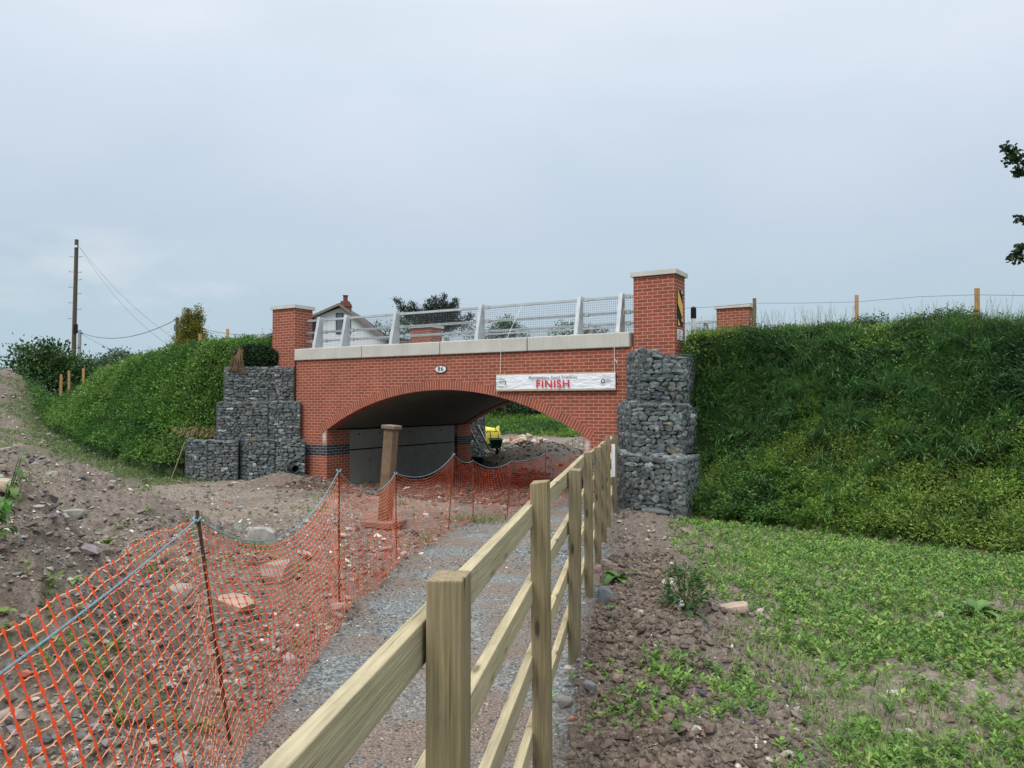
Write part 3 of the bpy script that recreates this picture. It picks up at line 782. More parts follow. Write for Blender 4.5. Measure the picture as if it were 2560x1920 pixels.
# ------------------------------------------------------------------ banner
def bannermat():
    m, ns, ls, b = newmat('banner_vinyl')
    n = noise(ns, ls, 'Object', 3.2, 5, 0.6, (1, 1, 3))
    ls.new(rmp(ns, ls, n, [(0.3, (0.70, 0.73, 0.78)), (0.7, (0.84, 0.85, 0.88))]), b.inputs['Base Color'])
    b.inputs['Roughness'].default_value = 0.4
    bump(ns, ls, b, n, 0.8, 0.05)
    return m
M['banner'] = bannermat()
bs0, bs1 = 1.62, 4.60; bz0, bz1 = 0.30, 0.655
bl_ = bw((bs0 + bs1) / 2, -0.07)
ban = empty('finish_banner', (bl_[0], bl_[1], (bz0 + bz1) / 2), -TH, 'white finish banner hanging on strings across the brick face', 'banner')
def bansheet():
    nx, nz = 90, 14; W_, Hh = bs1 - bs0, bz1 - bz0
    vs = []
    for j in range(nz + 1):
        for i in range(nx + 1):
            x = -W_ / 2 + W_ * i / nx; z = -Hh / 2 + Hh * j / nz
            w = float(vnoise(np.array([x * 2 + z * 3]), np.array([z * 3 - x]), 3)[0]) * 0.012 + float(vnoise(np.array([x * 9]), np.array([z * 12 + x * 3]), 5)[0]) * 0.003
            w *= math.sin(math.pi * j / nz) ** 0.5
            vs.append((x, w - 0.012, z))
    fs = [(j * (nx + 1) + i, j * (nx + 1) + i + 1, (j + 1) * (nx + 1) + i + 1, (j + 1) * (nx + 1) + i) for j in range(nz) for i in range(nx)]
    m = MB(); m.add(vs, fs); o = m.build('vinyl_sheet', M['banner'], ban, smooth=True)
    sd = o.modifiers.new('solid', 'SOLIDIFY'); sd.thickness = 0.002; sd.offset = 1
bansheet()
M['batten'] = woodmat('batten_wood', (0.42, 0.30, 0.17), (0.66, 0.52, 0.34), 0.0, 'X')
for zz in ((bz1 - bz0) / 2 + 0.004, -(bz1 - bz0) / 2 - 0.010):
    m = MB(); W_ = bs1 - bs0; m.box(-W_ / 2 - 0.01, W_ / 2 + 0.008, -0.016, 0.028, zz - 0.012, zz + 0.012); m.build('batten', M['batten'], ban)
def fitted(txt, size, width, off, x, z, mat):
    me = textmesh(txt, size, 0.001, offset=off); xs_ = [v_.co.x for v_ in me.vertices]; w_ = max(xs_) - min(xs_)
    mid_ = (max(xs_) + min(xs_)) / 2
    for v_ in me.vertices: v_.co.x = (v_.co.x - mid_) * width / w_
    return upright(me, (x, -0.046, z), mat, ban)
fitted('Montgomery Canal Triathlon', 0.098, 1.20, 0.0, 0.0, 0.090, M['black'])
fitted('FINISH', 0.235, 0.82, 0.004, 0.0, -0.055, M['red'])
lg = MB()     # left emblem: arch of a bridge ending in a chevron, with waves
def stroke(pts, w, yy=-0.046):
    for a, b in zip(pts[:-1], pts[1:]):
        dx, dz = b[0] - a[0], b[1] - a[1]; L = math.hypot(dx, dz) or 1; nx_, nz_ = -dz / L * w / 2, dx / L * w / 2
        lg.add([(a[0] - nx_, yy, a[1] - nz_), (b[0] - nx_, yy, b[1] - nz_), (b[0] + nx_, yy, b[1] + nz_), (a[0] + nx_, yy, a[1] + nz_)], [(0, 1, 2, 3)])
cx = -1.34
stroke([(cx - 0.125 + 0.0 + 0.09 * (1 - math.cos(t)), -0.055 + 0.085 * math.sin(t)) for t in np.linspace(0, 1.5, 8)] + [(cx + 0.06, 0.03)], 0.010)
stroke([(cx + 0.06, 0.03), (cx + 0.105, 0.03), (cx + 0.135, -0.012), (cx + 0.10, -0.055)], 0.018)
for zz in (0.005, -0.035): stroke([(cx - 0.05 + k * 0.016, zz + 0.006 * (k % 2)) for k in range(8)], 0.006)
for zz, w in ((0.10, 0.09), (0.068, 0.23), (-0.095, 0.17)): stroke([(cx - w / 2 + 0.01 * k, zz + 0.002 * (k % 2)) for k in range(int(w / 0.01))], 0.009)
lg.build('emblem', M['black'], ban); lg = MB()
cx = 1.27
stroke([(cx - 0.055 + 0.040 * math.cos(t), -0.005 + 0.040 * math.sin(t)) for t in np.linspace(0, 2 * math.pi, 20)], 0.018)
for zz, w, x0 in ((0.098, 0.16, -0.05), (0.03, 0.085, 0.01), (0.012, 0.11, 0.01), (-0.02, 0.14, 0.01), (-0.095, 0.03, -0.10), (-0.095, 0.012, 0.12)):
    stroke([(cx + x0 + 0.01 * k, zz + 0.002 * (k % 2)) for k in range(int(w / 0.01) + 1)], 0.007)
lg.build('emblem', M['black'], ban)
def bl(s, t, z):   # bridge coordinates to banner-local
    return (s - (bs0 + bs1) / 2, t + 0.07, z - (bz0 + bz1) / 2)
m = MB(); m.tube([bl(1.72, -0.075, 0.665), bl(1.755, -0.075, 1.50), bl(1.80, 0.1, 1.52), bl(2.03, 0.44, 2.36)], 0.006, 5); m.build('string', M['string'], ban); m = MB()
m.tube([bl(4.575, -0.075, 0.665), bl(4.57, -0.075, 1.50), bl(4.57, 0.1, 1.53), bl(4.63, 0.36, 2.05)], 0.006, 5)
m.tube([bl(4.575, -0.08, 0.93), bl(4.62, -0.085, 0.90), bl(4.64, -0.085, 0.84)], 0.007, 5)
m.build('string', M['string'], ban)

# ------------------------------------------------------------------ gabion baskets
def gabion(poly, z0, z1, visible, label, group, cell=(0.150, 0.066), name='gabion_basket', wire=True, top=True, tiltz=None):
    cx = sum(p[0] for p in poly) / len(poly); cy = sum(p[1] for p in poly) / len(poly)
    root = empty(name, (cx, cy, z0), 0, label, 'gabion', group)
    loc = [(p[0] - cx, p[1] - cy) for p in poly]
    n = len(poly)
    def topz(i): return (z1 if tiltz is None else tiltz[i]) - z0
    core = MB(); ins = 0.05
    sh = []
    for p in loc:
        L = math.hypot(*p); sh.append((p[0] * (1 - ins / L), p[1] * (1 - ins / L)))
    core.prism(sh, 0.0, [topz(i) - 0.05 for i in range(n)]); core.build('stone_core', M['core'], root)
    P, S, A = [], [], []
    for i in visible:
        a = np.array(loc[i]); b = np.array(loc[(i + 1) % n]); L = np.linalg.norm(b - a); d = (b - a) / L
        nn = np.array([d[1], -d[0]])
        if nn @ ((a + b) / 2) < 0: nn = -nn
        za, zb = topz(i), topz((i + 1) % n)
        Hm = max(za, zb); z = 0.0
        row = 0
        while z < Hm:
            h = cell[1] * random.uniform(0.75, 1.4); hrow = h
            x = 0.0
            while x < L - 0.03:
                w = cell[0] * random.choice((0.55, 0.8, 1.0, 1.2, 1.55)) * random.uniform(0.85, 1.15)
                if L - (x + w) < 0.06: w = L - x
                tz = za + (zb - za) * min(max((x + w / 2) / L, 0), 1)
                h = hrow * random.uniform(0.82, 1.22)
                if z + h * 0.6 < tz:
                    bul = 0.035 * math.sin(math.pi * min(max((x + w / 2) / L, 0), 1)) * math.sin(math.pi * min(z / tz, 1))
                    c = a + d * (x + w / 2) + nn * (bul - 0.045 + random.uniform(-0.018, 0.018))
                    P.append((c[0], c[1], z + h / 2 + random.uniform(-0.012, 0.012)))
                    S.append((w * 0.545, 0.070, h * 0.64))
                    tt = random.gauss(0, 0.13); ct, sn = math.cos(tt), math.sin(tt)
                    e1 = np.array([d[0] * ct, d[1] * ct, sn]); e3 = np.array([-d[0] * sn, -d[1] * sn, ct]); e2 = np.array([nn[0], nn[1], 0])
                    A.append(np.array([e1, e2, e3]))
                x += w
            z += hrow
    if top:
        area_n = int(60 * abs(sum(loc[i][0] * loc[(i + 1) % n][1] - loc[(i + 1) % n][0] * loc[i][1] for i in range(n)) / 2))
        xs = [p[0] for p in loc]; ys = [p[1] for p in loc]; k = 0
        while k < area_n:
            x, y = random.uniform(min(xs), max(xs)), random.uniform(min(ys), max(ys)); k += 1
            if inside(np.array([x]), np.array([y]), loc)[0]:
                P.append((x * 0.96, y * 0.96, topz(0) - 0.045)); S.append((0.09, 0.07, 0.04)); a_ = random.uniform(0, 6.28)
                A.append(np.array([(math.cos(a_), math.sin(a_), 0), (-math.sin(a_), math.cos(a_), 0), (0, 0, 1.0)]))
    P = np.array(P); S = np.array(S); A = np.array(A); N = len(P)
    tint = vary((0.130, 0.146, 0.144), N, 0.42, 0.05)
    br = rng.random(N); tint[br > 0.95] = vary((0.27, 0.28, 0.27), int((br > 0.95).sum()), 0.3)
    tint[br > 0.992] = vary((0.50, 0.50, 0.48), int((br > 0.992).sum()), 0.2)
    warm = (br > 0.91) & (br <= 0.95); tint[warm] = vary((0.165, 0.14, 0.115), int(warm.sum()), 0.25)
    # chipped blocks: irregular flat outline, bevelled edge, slightly domed face
    ang = (np.arange(7) / 7 * 2 * np.pi)[None, :] + rng.uniform(-.32, .32, (N, 7)) + rng.uniform(0, .9, (N, 1))
    ca, sa = np.cos(ang), np.sin(ang)
    rad = 1.0 / (np.abs(ca) ** 3.2 + np.abs(sa) ** 3.2) ** (1 / 3.2) * rng.uniform(0.80, 1.10, (N, 7))
    def ringv(k, dep, jd):
        return np.stack([ca * rad * k, np.full((N, 7), dep) + rng.uniform(-jd, jd, (N, 7)), sa * rad * k], -1)
    q = np.concatenate([ringv(0.88, 0.80, 0.20), ringv(1.0, 0.45, 0.12), ringv(0.9, -0.9, 0.0), np.stack([rng.uniform(-.35, .35, N), 0.9 + rng.uniform(-.1, .25, N), rng.uniform(-.35, .35, N)], -1)[:, None, :]], 1)
    q = q * S[:, None, :]
    q = np.einsum('nki,nij->nkj', q, A) + P[:, None, :]
    f = []
    for k in range(7):
        j = (k + 1) % 7; f += [(21, k, j), (k, 7 + k, 7 + j), (k, 7 + j, j), (7 + k, 14 + k, 14 + j), (7 + k, 14 + j, 7 + j)]
    f = np.array(f)
    F_ = (f[None] + (np.arange(N) * 22)[:, None, None]).reshape(-1, 3)
    bulk('stone_fill', q.reshape(-1, 3), F_, M['gabion_stone'], root, np.repeat(tint, 35, 0) * np.repeat(rng.uniform(0.80, 1.20, (N, 35)), 1, 0).reshape(-1, 1))
    if wire:
        w = MB(); r = 0.0030
        for i in visible:
            a = Vector((*loc[i], 0)); b = Vector((*loc[(i + 1) % n], 0)); L = (b - a).length; d = (b - a).normalized()
            nn = Vector((d.y, -d.x, 0))
            if nn.dot((a + b) / 2) < 0: nn = -nn
            hx, hz = 0.085, 0.11
            Hm = min(topz(i), topz((i + 1) % n))
            for c_ in range(int(L / hx) + 1):
                for r_ in range(int(Hm / hz) + 1):
                    x = c_ * hx; z = r_ * hz
                    if (c_ + r_) % 2: 
                        pts = [(x, z), (x, z + hz * 0.4)]
                        pts2 = [(x, z + hz * 0.4), (x + hx, z + hz)]; pts3 = [(x, z + hz * 0.4), (x - hx, z + hz)]
                        for q_ in (pts, pts2, pts3):
                            if all(0 <= k[0] <= L and k[1] <= Hm for k in q_):
                                w.tube([a + d * k[0] + nn * (0.035 + 0.03 * math.sin(math.pi * k[0] / L)) + Vector((0, 0, k[1])) for k in q_], r, 3, False)
            for zz in (0.02, Hm): w.tube([a + nn * 0.03 + Vector((0, 0, zz)), (a + b) / 2 + nn * 0.065 + Vector((0, 0, zz)), b + nn * 0.03 + Vector((0, 0, topz((i + 1) % n) if zz > 0.1 else 0.02))], 0.005, 4)
            for e_ in (a, b): w.tube([e_ + nn * 0.03, e_ + nn * 0.03 + Vector((0, 0, Hm))], 0.005, 4)
        w.build('wire_mesh', M['wire'], root)
    return root
gl, gr = 'gabions stepped up the left abutment', 'gabions stacked against the right abutment'
gabion([(-7.97, 20.97), (-6.04, 20.93), (-6.06, 20.98), (-6.62, 21.33), (-7.9, 22.0)], 0.02, 1.0, [0, 4], 'topmost gabion of dark stone under the left brick pillar', gl, top=False)
gabion([(-8.09, 20.78), (-6.70, 20.76), (-6.66, 21.36), (-8.0, 21.75)], -0.98, 0.025, [0, 3], 'middle tier gabion at the left, beside the green bank', gl, top=False)
gabion([(-6.68, 20.76), (-5.80, 20.73), (-5.84, 20.85), (-6.62, 21.32)], -0.98, 0.03, [0], 'middle tier gabion at the left, touching the brick wall', gl, top=False)
gabion([(-9.0, 21.2), (-8.80, 20.48), (-8.15, 20.26), (-7.36, 20.33), (-7.36, 21.1)], -2.4, -0.99, [0, 1, 2], 'lowest and leftmost gabion, sticking out towards the earth track', gl)
gabion([(-7.34, 20.52), (-6.42, 20.50), (-6.42, 21.1), (-7.34, 21.4)], -2.4, -0.985, [0], 'bottom tier gabion in the middle of the left stack', gl, top=False)
gabion([(-6.40, 20.51), (-5.60, 20.49), (-5.66, 20.74), (-6.36, 21.1)], -2.4, -0.985, [0], 'bottom tier gabion beside the brick pier, with the black pipe in front', gl, top=False)
gabion([(2.44, 15.92), (2.48, 14.75), (3.47, 14.95), (3.75, 15.55), (3.2, 15.42)], -0.03, 1.05, [0, 1, 2], 'topmost gabion of grey stone below the tall right pillar', gr, (0.165, 0.080), tiltz=[1.02, 1.05, 0.96, 0.95, 0.95], top=False)
gabion([(2.25, 16.00), (2.32, 14.70), (3.20, 14.15), (3.6, 14.8), (3.2, 15.45)], -0.95, 0.02, [0, 1, 2], 'middle gabion of the right stack, half hidden by weeds', gr, (0.165, 0.080), tiltz=[0.01, 0.02, -0.03, -0.1, -0.1], top=False)
gabion([(2.12, 15.85), (2.08, 13.95), (2.92, 12.90), (3.35, 13.6), (3.2, 15.2)], -2.45, -0.93, [0, 1, 2], 'bottom gabion of the right stack, behind the end of the timber fence', gr, (0.175, 0.084), tiltz=[-0.93, -0.93, -0.95, -0.93, -0.93])
p0, p1, p2, p3 = bw(-4.08, 7.0), bw(-4.08, 8.3), bw(-5.2, 8.3), bw(-5.2, 7.0)
gabion([tuple(p0), tuple(p1), tuple(p2), tuple(p3)], -2.4, -0.35, [0], 'far gabion seen through the arch, ladder leaning on it', 'gabions beyond the arch', top=False, wire=False)

def gz(x, y):
    return float(ground_h(np.array([float(x)]), np.array([float(y)]))[0])

# ------------------------------------------------------------------ post and rail fence
FA = math.atan(0.16)
FXX = {12.15: 1.545, 13.6: 1.84, 15.2: 2.05}
def fpx(y): return FXX.get(round(y, 2), float(fence_x(y)))
fposts = [(-0.10, -0.38), (1.65, -0.370), (3.40, -0.351), (5.15, -0.452), (6.90, -0.445), (8.65, -0.503), (10.4, -0.556), (12.15, -0.52), (13.6, -0.60), (15.2, -0.62)]
frail = [-0.475, -0.465, -0.452, -0.468, -0.472, -0.53, -0.585, -0.615, -0.64, -0.66]
fence = empty('timber_fence', (fence_x(1.65), 1.65, -1.76), 0, 'timber post and four-rail fence running beside the gravel path', 'fence')
def floc(p): return Vector(p) - Vector((fence_x(1.65), 1.65, -1.76))
for i, (y, zt) in enumerate(fposts):
    if i == 0: continue
    m = MB(); g = gz(fpx(y), y) - 0.25
    h = zt - g; w, dd = 0.0385, 0.052
    tp = random.uniform(-0.006, 0.006); tq = random.uniform(-0.008, 0.008)
    m.add([(-w, -dd, 0), (w, -dd, 0), (w, dd, 0), (-w, dd, 0), (-w, -dd, h + tp), (w, -dd, h - tp), (w, dd, h + tq), (-w, dd, h + tp + tq)],
          [(0, 3, 2, 1), (4, 5, 6, 7), (0, 1, 5, 4), (1, 2, 6, 5), (2, 3, 7, 6), (3, 0, 4, 7)])
    o = m.build('fence_post', M['post'], fence, bevel=0.0035)
    o.location = floc((fpx(y), y, g)); o.rotation_euler = (random.uniform(-.008, .008), random.uniform(-.008, .008), -FA + random.uniform(-.04, .04))
for lv in range(4):
    for i in (0, 2, 4, 6, 7):
        for j in ((i, i + 2),):
            if i == 6: j = (6, 7)
            ya, yb = fposts[j[0]][0], fposts[j[1]][0]; mid_ = j[0] + 1 if j[1] - j[0] > 1 else None
            pts = []
            for k, yy in ([(j[0], ya)] + ([(mid_, fposts[mid_][0])] if mid_ is not None else [(j[0], (ya + yb) / 2)]) + [(j[1], yb)]):
                jit = 0.005 * math.sin(k * 7.3 + lv * 2.1)
                pts.append(Vector((fpx(yy) - 0.0385 - 0.021, yy, frail[k] - 0.047 - 0.33 * lv + jit)))
            pts[0].y += 0.004; pts[2].y -= 0.004
            m = MB(); hw, hh = 0.0185, 0.047
            base = pts[0]
            vs = []
            for p in pts:
                q = Matrix.Rotation(FA, 3, 'Z') @ (p - base)
                vs += [(q.x - hw, q.y, q.z - hh), (q.x + hw, q.y, q.z - hh), (q.x + hw, q.y, q.z + hh), (q.x - hw, q.y, q.z + hh)]
            fs = [(3, 2, 1, 0), (8, 9, 10, 11)]
            for a in (0, 4):
                for e in range(4): fs.append((a + e, a + (e + 1) % 4, a + 4 + (e + 1) % 4, a + 4 + e))
            m.add(vs, [tuple(reversed(f)) for f in fs])
            o = m.build('fence_rail', M['rail'], fence, bevel=0.003); o.location = floc(base); o.rotation_euler = (0, 0, -FA)
m = MB(); m.box(-0.03, 0.03, -0.02, 0.0, 0, 0.56); o = m.build('white_board', M['white']); o.location = (1.735, 13.0, -1.26)
tag(o, 'narrow white board standing between the rails at the far end of the timber fence', 'board')

# ------------------------------------------------------------------ orange netting
netroot = empty('barrier_netting', (-1.44, 3.65, -1.72), 0, 'orange plastic safety netting on rusty steel pins along the path', 'barrier netting')
NO = Vector((-1.44, 3.65, -1.72))
# x, y, rope height, pin top, foot x, foot y
pins = [(-1.02, 0.75, -0.63, -0.55, -1.02, 0.75), (-1.515, 3.65, -0.558, -0.515, -1.36, 3.74), (-1.463, 6.40, -0.570, -0.53, -1.45, 6.4), (-1.352, 8.80, -0.812, -0.75, -1.335, 8.8),
        (-0.935, 12.2, -0.82, -0.785, -1.02, 12.1), (-0.665, 12.9, -0.976, -0.95, -0.66, 12.9), (-0.012, 13.6, -1.04, -1.0, -0.1, 13.6), (0.66, 15.0, -0.99, -0.93, 0.66, 15.0), (1.46, 16.0, -1.03, -0.98, 1.46, 16.0)]
sags = [0.03, 0.30, 0.20, 0.17, 0.08, 0.12, 0.05, 0.02]
def rope_pt(i, t):
    a, b = pins[i], pins[i + 1]
    return Vector((a[0] + (b[0] - a[0]) * t, a[1] + (b[1] - a[1]) * t, a[2] + (b[2] - a[2]) * t - sags[i] * 4 * t * (1 - t)))
m = MB(); pts = []
for i in range(len(pins) - 1):
    for k in range(14): pts.append(rope_pt(i, k / 14) - NO)
pts.append(rope_pt(len(pins) - 2, 1) - NO)
m.tube(pts, 0.0038, 5)
for p in pins[1:5]:
    m.tube([Vector((p[0] + 0.016 * math.cos(a), p[1] + 0.016 * math.sin(a), p[2] + 0.010 * math.sin(a * 2.2))) - NO for a in np.linspace(0, 9, 16)], 0.006, 5)
m.build('rope', M['rope'], netroot)
for p in pins[1:]:
    g = gz(p[4], p[5]) - 0.12
    m = MB(); m.tube([Vector((p[4], p[5], g)) - NO, Vector((p[0], p[1], p[3])) - NO], 0.0085, 6); m.build('steel_pin', M['rust'], netroot)
def build_net():
    cells = 0.070; V_, F_, T_ = [], [], []
    k = 0
    cols = []                                                  # list of node columns
    acc = 0
    for i in range(len(pins) - 1):
        a, b = pins[i], pins[i + 1]; L = math.hypot(b[0] - a[0], b[1] - a[1]); n = max(2, int(round(L / cells)))
        for j in range(n if i < len(pins) - 2 else n + 1): cols.append((i, j / n))
    rows = 28; N = len(cols)
    P = np.zeros((N, rows, 3))
    for c, (i, t) in enumerate(cols):
        top = rope_pt(i, t); a, b = pins[i], pins[i + 1]
        d = Vector((b[0] - a[0], b[1] - a[1], 0)).normalized(); nn = Vector((d.y, -d.x, 0))
        edge = 4 * t * (1 - t)
        foot = Vector((a[4] + (b[4] - a[4]) * t, a[5] + (b[5] - a[5]) * t, 0))
        foot += nn * (0.05 + 0.07 * edge * (1 if i < 4 else 0.4))
        foot.z = gz(foot.x, foot.y) + 0.015
        if i == 0: tt = Vector((top.x, top.y, top.z - 0.02 + 0.085 * min(1, (1 - t) * 5) + 0.006 * math.sin(c * 1.3)))
        else: tt = top - Vector((0, 0, 0.012 + 0.03 * edge))
        if i == 0: tt -= nn * 0.035
        drop = min(tt.z - foot.z, 1.17)
        for r in range(rows):
            q = r / (rows - 1)
            w = 0.018 * math.sin(q * 3.1) * (math.sin(c * 0.37 + q * 4) + 0.6 * math.sin(c * 0.83 - q * 7))
            p = tt.lerp(foot, q ** 1.0)
            p = p + nn * (w + 0.05 * edge * math.sin(q * math.pi)) + d * (0.020 * math.sin(q * 6 + c * 0.5) + 0.05 * math.sin(q * 2.2 + i) * edge)
            P[c, r] = p - NO
    def put(vs, fs, col):
        nonlocal k
        for f in fs: F_.append([k + e for e in f]); T_.append(col)
        V_.extend(vs); k += len(vs)
    for c in range(N):
        i, t = cols[c]
        c0 = max(c - 1, 0); c1 = min(c + 1, N - 1)
        fade = [1.0, 1.0, 0.85, 0.8, 0.7, 0.6, 0.55, 0.5, 0.5][i]
        orange = (0.97 * (0.8 + .2 * fade), 0.095, 0.020)
        sheen_tint = (0.86, 0.40, 0.20) if i < 2 else ((0.84, 0.28, 0.13) if i < 4 else (0.70, 0.16, 0.09))  # sheen put into the horizontal strands' colour, redder on farther segments
        for r in range(rows):
            p = P[c, r]; dx = P[c1, r] - P[c0, r]; dx /= np.linalg.norm(dx) + 1e-9
            dz = P[c, max(r - 1, 0)] - P[c, min(r + 1, rows - 1)]; dz /= np.linalg.norm(dz) + 1e-9
            nrm = np.cross(dx, dz)
            R1, R2, ri = 0.0150, 0.0160, 0.0062
            if i >= 3: R1, R2, ri = 0.0085, 0.0095, 0.0036
            vs = [p + dx * R1, p + dx * ri + dz * ri, p + dz * R2, p - dx * ri + dz * ri, p - dx * R1, p - dx * ri - dz * ri, p - dz * R2, p + dx * ri - dz * ri]
            put(vs + [p + nrm * 0.001], [(8, 7, 0, 1), (8, 1, 2, 3), (8, 3, 4, 5), (8, 5, 6, 7)], orange)
            if r < rows - 1:
                q = P[c, r + 1]; h = dx * (0.0045 if i < 2 else 0.0034 if i < 3 else 0.0021)
                put([p - h, p + h, q + h, q - h], [(0, 1, 2, 3)], orange)
            if c < N - 1:
                q = P[c + 1, r]; dd = q - p
                prev = p + dx * 0.008
                rr = 0.0019 if i < 3 else 0.0013
                nseg = 4
                ph = (c * 1.7 + r * 0.9)
                pts_ = [prev] + [p + dd * u_ + dz * 0.0018 * math.sin(u_ * 6.28 + ph) + nrm * 0.002 * math.sin(u_ * 5 + ph * 1.3) for u_ in (0.3, 0.55, 0.8)] + [q - dx * 0.008]
                for e in range(4):
                    a_, b_ = pts_[e], pts_[e + 1]
                    r1, r2, r3 = dz * rr, (-dz * 0.5 + nrm * 0.87) * rr, (-dz * 0.5 - nrm * 0.87) * rr
                    cc = orange if e in (0, 3) and i > 0 else sheen_tint
                    put([a_ + r1, a_ + r2, a_ + r3, b_ + r1, b_ + r2, b_ + r3], [(0, 1, 4, 3), (1, 2, 5, 4), (2, 0, 3, 5)], cc)
    bulk('net', np.array(V_), np.array(F_), M['net'], netroot, np.array(T_))
build_net()

# ------------------------------------------------------------------ loose stones and clods
def scatter_stones():
    def pts(n, fy, y0, y1, kx):
        y = y0 * (y1 / y0) ** rng.random(n) if fy else rng.uniform(y0, y1, n)
        x = rng.uniform(-kx, kx, n) * y
        return x, y
    parts = []
    # soil: clods and pebbles
    x, y = pts(420000, True, 1.2, 34, 0.80)
    m = masks(x, y); pm = path_mask(x, y); s, t = st(x, y)
    dens = (1 - pm) * (m[0] < 0.03) * (m[2] < 0.03)
    right = x > fence_x(y) + 0.1
    off = x - fence_x(y)
    dens = dens * np.where(right, np.where(off < 1.5, 0.8, 0.30), 0.95)
    dens = dens * np.clip(0.45 + 1.3 * (fbm(x * 1.3, y * 1.3, 3, 81) + 0.25), 0.1, 1)
    dens = dens * (1 - 0.5 * sst(10.5, 14, y) * (t < 0))
    keep = rng.random(len(x)) < np.clip(dens, 0, 1); x, y, right, off = x[keep], y[keep], right[keep], off[keep]
    z = ground_h(x, y)
    n = len(x)
    sz = 0.0046 * (1 + y * 0.14) * rng.lognormal(0, 0.58, n)
    sz = np.minimum(sz, 0.085)
    tint = vary((0.150, 0.122, 0.098), n, 0.42, 0.07)
    k = rng.random(n)
    a = (k > 0.55) & ~right; tint[a] = vary((0.235, 0.225, 0.208), int(a.sum()), 0.35)
    a = k > 0.88; tint[a] = vary((0.33, 0.29, 0.24), int(a.sum()), 0.25, 0.05)
    a = k > 0.972; tint[a] = vary((0.62, 0.58, 0.52), int(a.sum()), 0.15, 0.03)
    a = k > 0.992; tint[a] = vary((0.40, 0.12, 0.07), int(a.sum()), 0.2)
    a = (k > 0.50) & (k < 0.56); tint[a] = vary((0.060, 0.062, 0.068), int(a.sum()), 0.3)
    big = sz > 0.016 + 0.0012 * y
    q1 = chips(np.stack([x, y, z - sz * 0.15], 1)[~big], sz[~big], tint[~big])
    q2 = rocks(np.stack([x, y, z + sz * 0.12], 1)[big], sz[big], tint[big])
    # soil clods beside the fence
    n = 16000; y = 1.8 * (9 / 1.8) ** rng.random(n); off = np.abs(rng.normal(0.45, .5, n)) + .08; x = fence_x(y) + off
    kk = rng.random(n) < np.clip(1.3 - off * .65 + fbm(x * 2, y * 2, 2, 83), 0, 1); x, y = x[kk], y[kk]; n = len(x)
    sz = (0.009 + 0.001 * y) * rng.lognormal(0, .45, n); sz = np.minimum(sz, .045); z = ground_h(x, y)
    q3 = rocks(np.stack([x, y, z + sz * .1], 1), sz, vary((0.140, 0.108, 0.084), n, .32, .05), .8)
    # reddish clods under the arch, its shade put into their darker tint
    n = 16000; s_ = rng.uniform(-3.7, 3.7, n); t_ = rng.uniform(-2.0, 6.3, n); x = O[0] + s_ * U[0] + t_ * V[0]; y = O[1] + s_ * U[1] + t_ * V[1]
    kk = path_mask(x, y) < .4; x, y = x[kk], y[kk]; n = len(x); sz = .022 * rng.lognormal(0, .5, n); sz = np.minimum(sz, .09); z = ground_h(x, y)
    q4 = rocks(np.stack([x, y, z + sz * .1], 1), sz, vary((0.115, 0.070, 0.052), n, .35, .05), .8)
    n = 15000; s_ = rng.uniform(-5, 5.5, n); t_ = rng.uniform(7.5, 21, n); x = O[0] + s_ * U[0] + t_ * V[0]; y = O[1] + s_ * U[1] + t_ * V[1]
    mm = masks(x, y); kk = (mm[0] < .05) & (mm[2] < .05); x, y = x[kk], y[kk]; n = len(x); sz = np.minimum(.020 * rng.lognormal(0, .55, n), .10); z = ground_h(x, y)
    tt_ = vary((0.155, 0.120, 0.095), n, .4, .06); kk = rng.random(n) > .8; tt_[kk] = vary((.36, .31, .25), int(kk.sum()), .25)
    q5 = rocks(np.stack([x, y, z + sz * .1], 1), sz, tt_, .8)
    v, f, t_ = cat3([q1, q2, q3, q4, q5]); o = bulk('loose_stones', v, f, M['stone'], None, t_)
    tag(o, 'pebbles and clods strewn over the bare earth', 'stones', kind='stuff')
    # path gravel
    x, y = pts(120000, True, 1.0, 17, 0.45)
    pm = path_mask(x, y); pt = fbm(x * 0.9 + 3, y * 0.9, 3, 91)
    pt2 = pt + 0.30 * np.exp(-((x - fence_x(y) + 0.25) / 0.25) ** 2)
    keep = rng.random(len(x)) < pm * np.clip(0.38 + 2.2 * pt2, 0.10, 1); x, y = x[keep], y[keep]
    z = ground_h(x, y); n = len(x)
    sz = np.minimum(0.0052 * (1 + y * 0.10) * rng.lognormal(0, 0.30, n), 0.028)
    tint = vary((0.135, 0.152, 0.155), n, 0.50, 0.04)
    k = rng.random(n); a = k > 0.84; tint[a] = vary((0.32, 0.26, 0.21), int(a.sum()), 0.3); a = k > 0.95; tint[a] = vary((0.46, 0.45, 0.42), int(a.sum()), 0.2)
    v, f, t_ = rocks(np.stack([x, y, z + sz * 0.1], 1), sz, tint, 0.65)
    o = bulk('path_gravel', v, f, M['stone'], None, t_)
    tag(o, 'grey slate chippings lying on the path', 'gravel', kind='stuff')
scatter_stones()

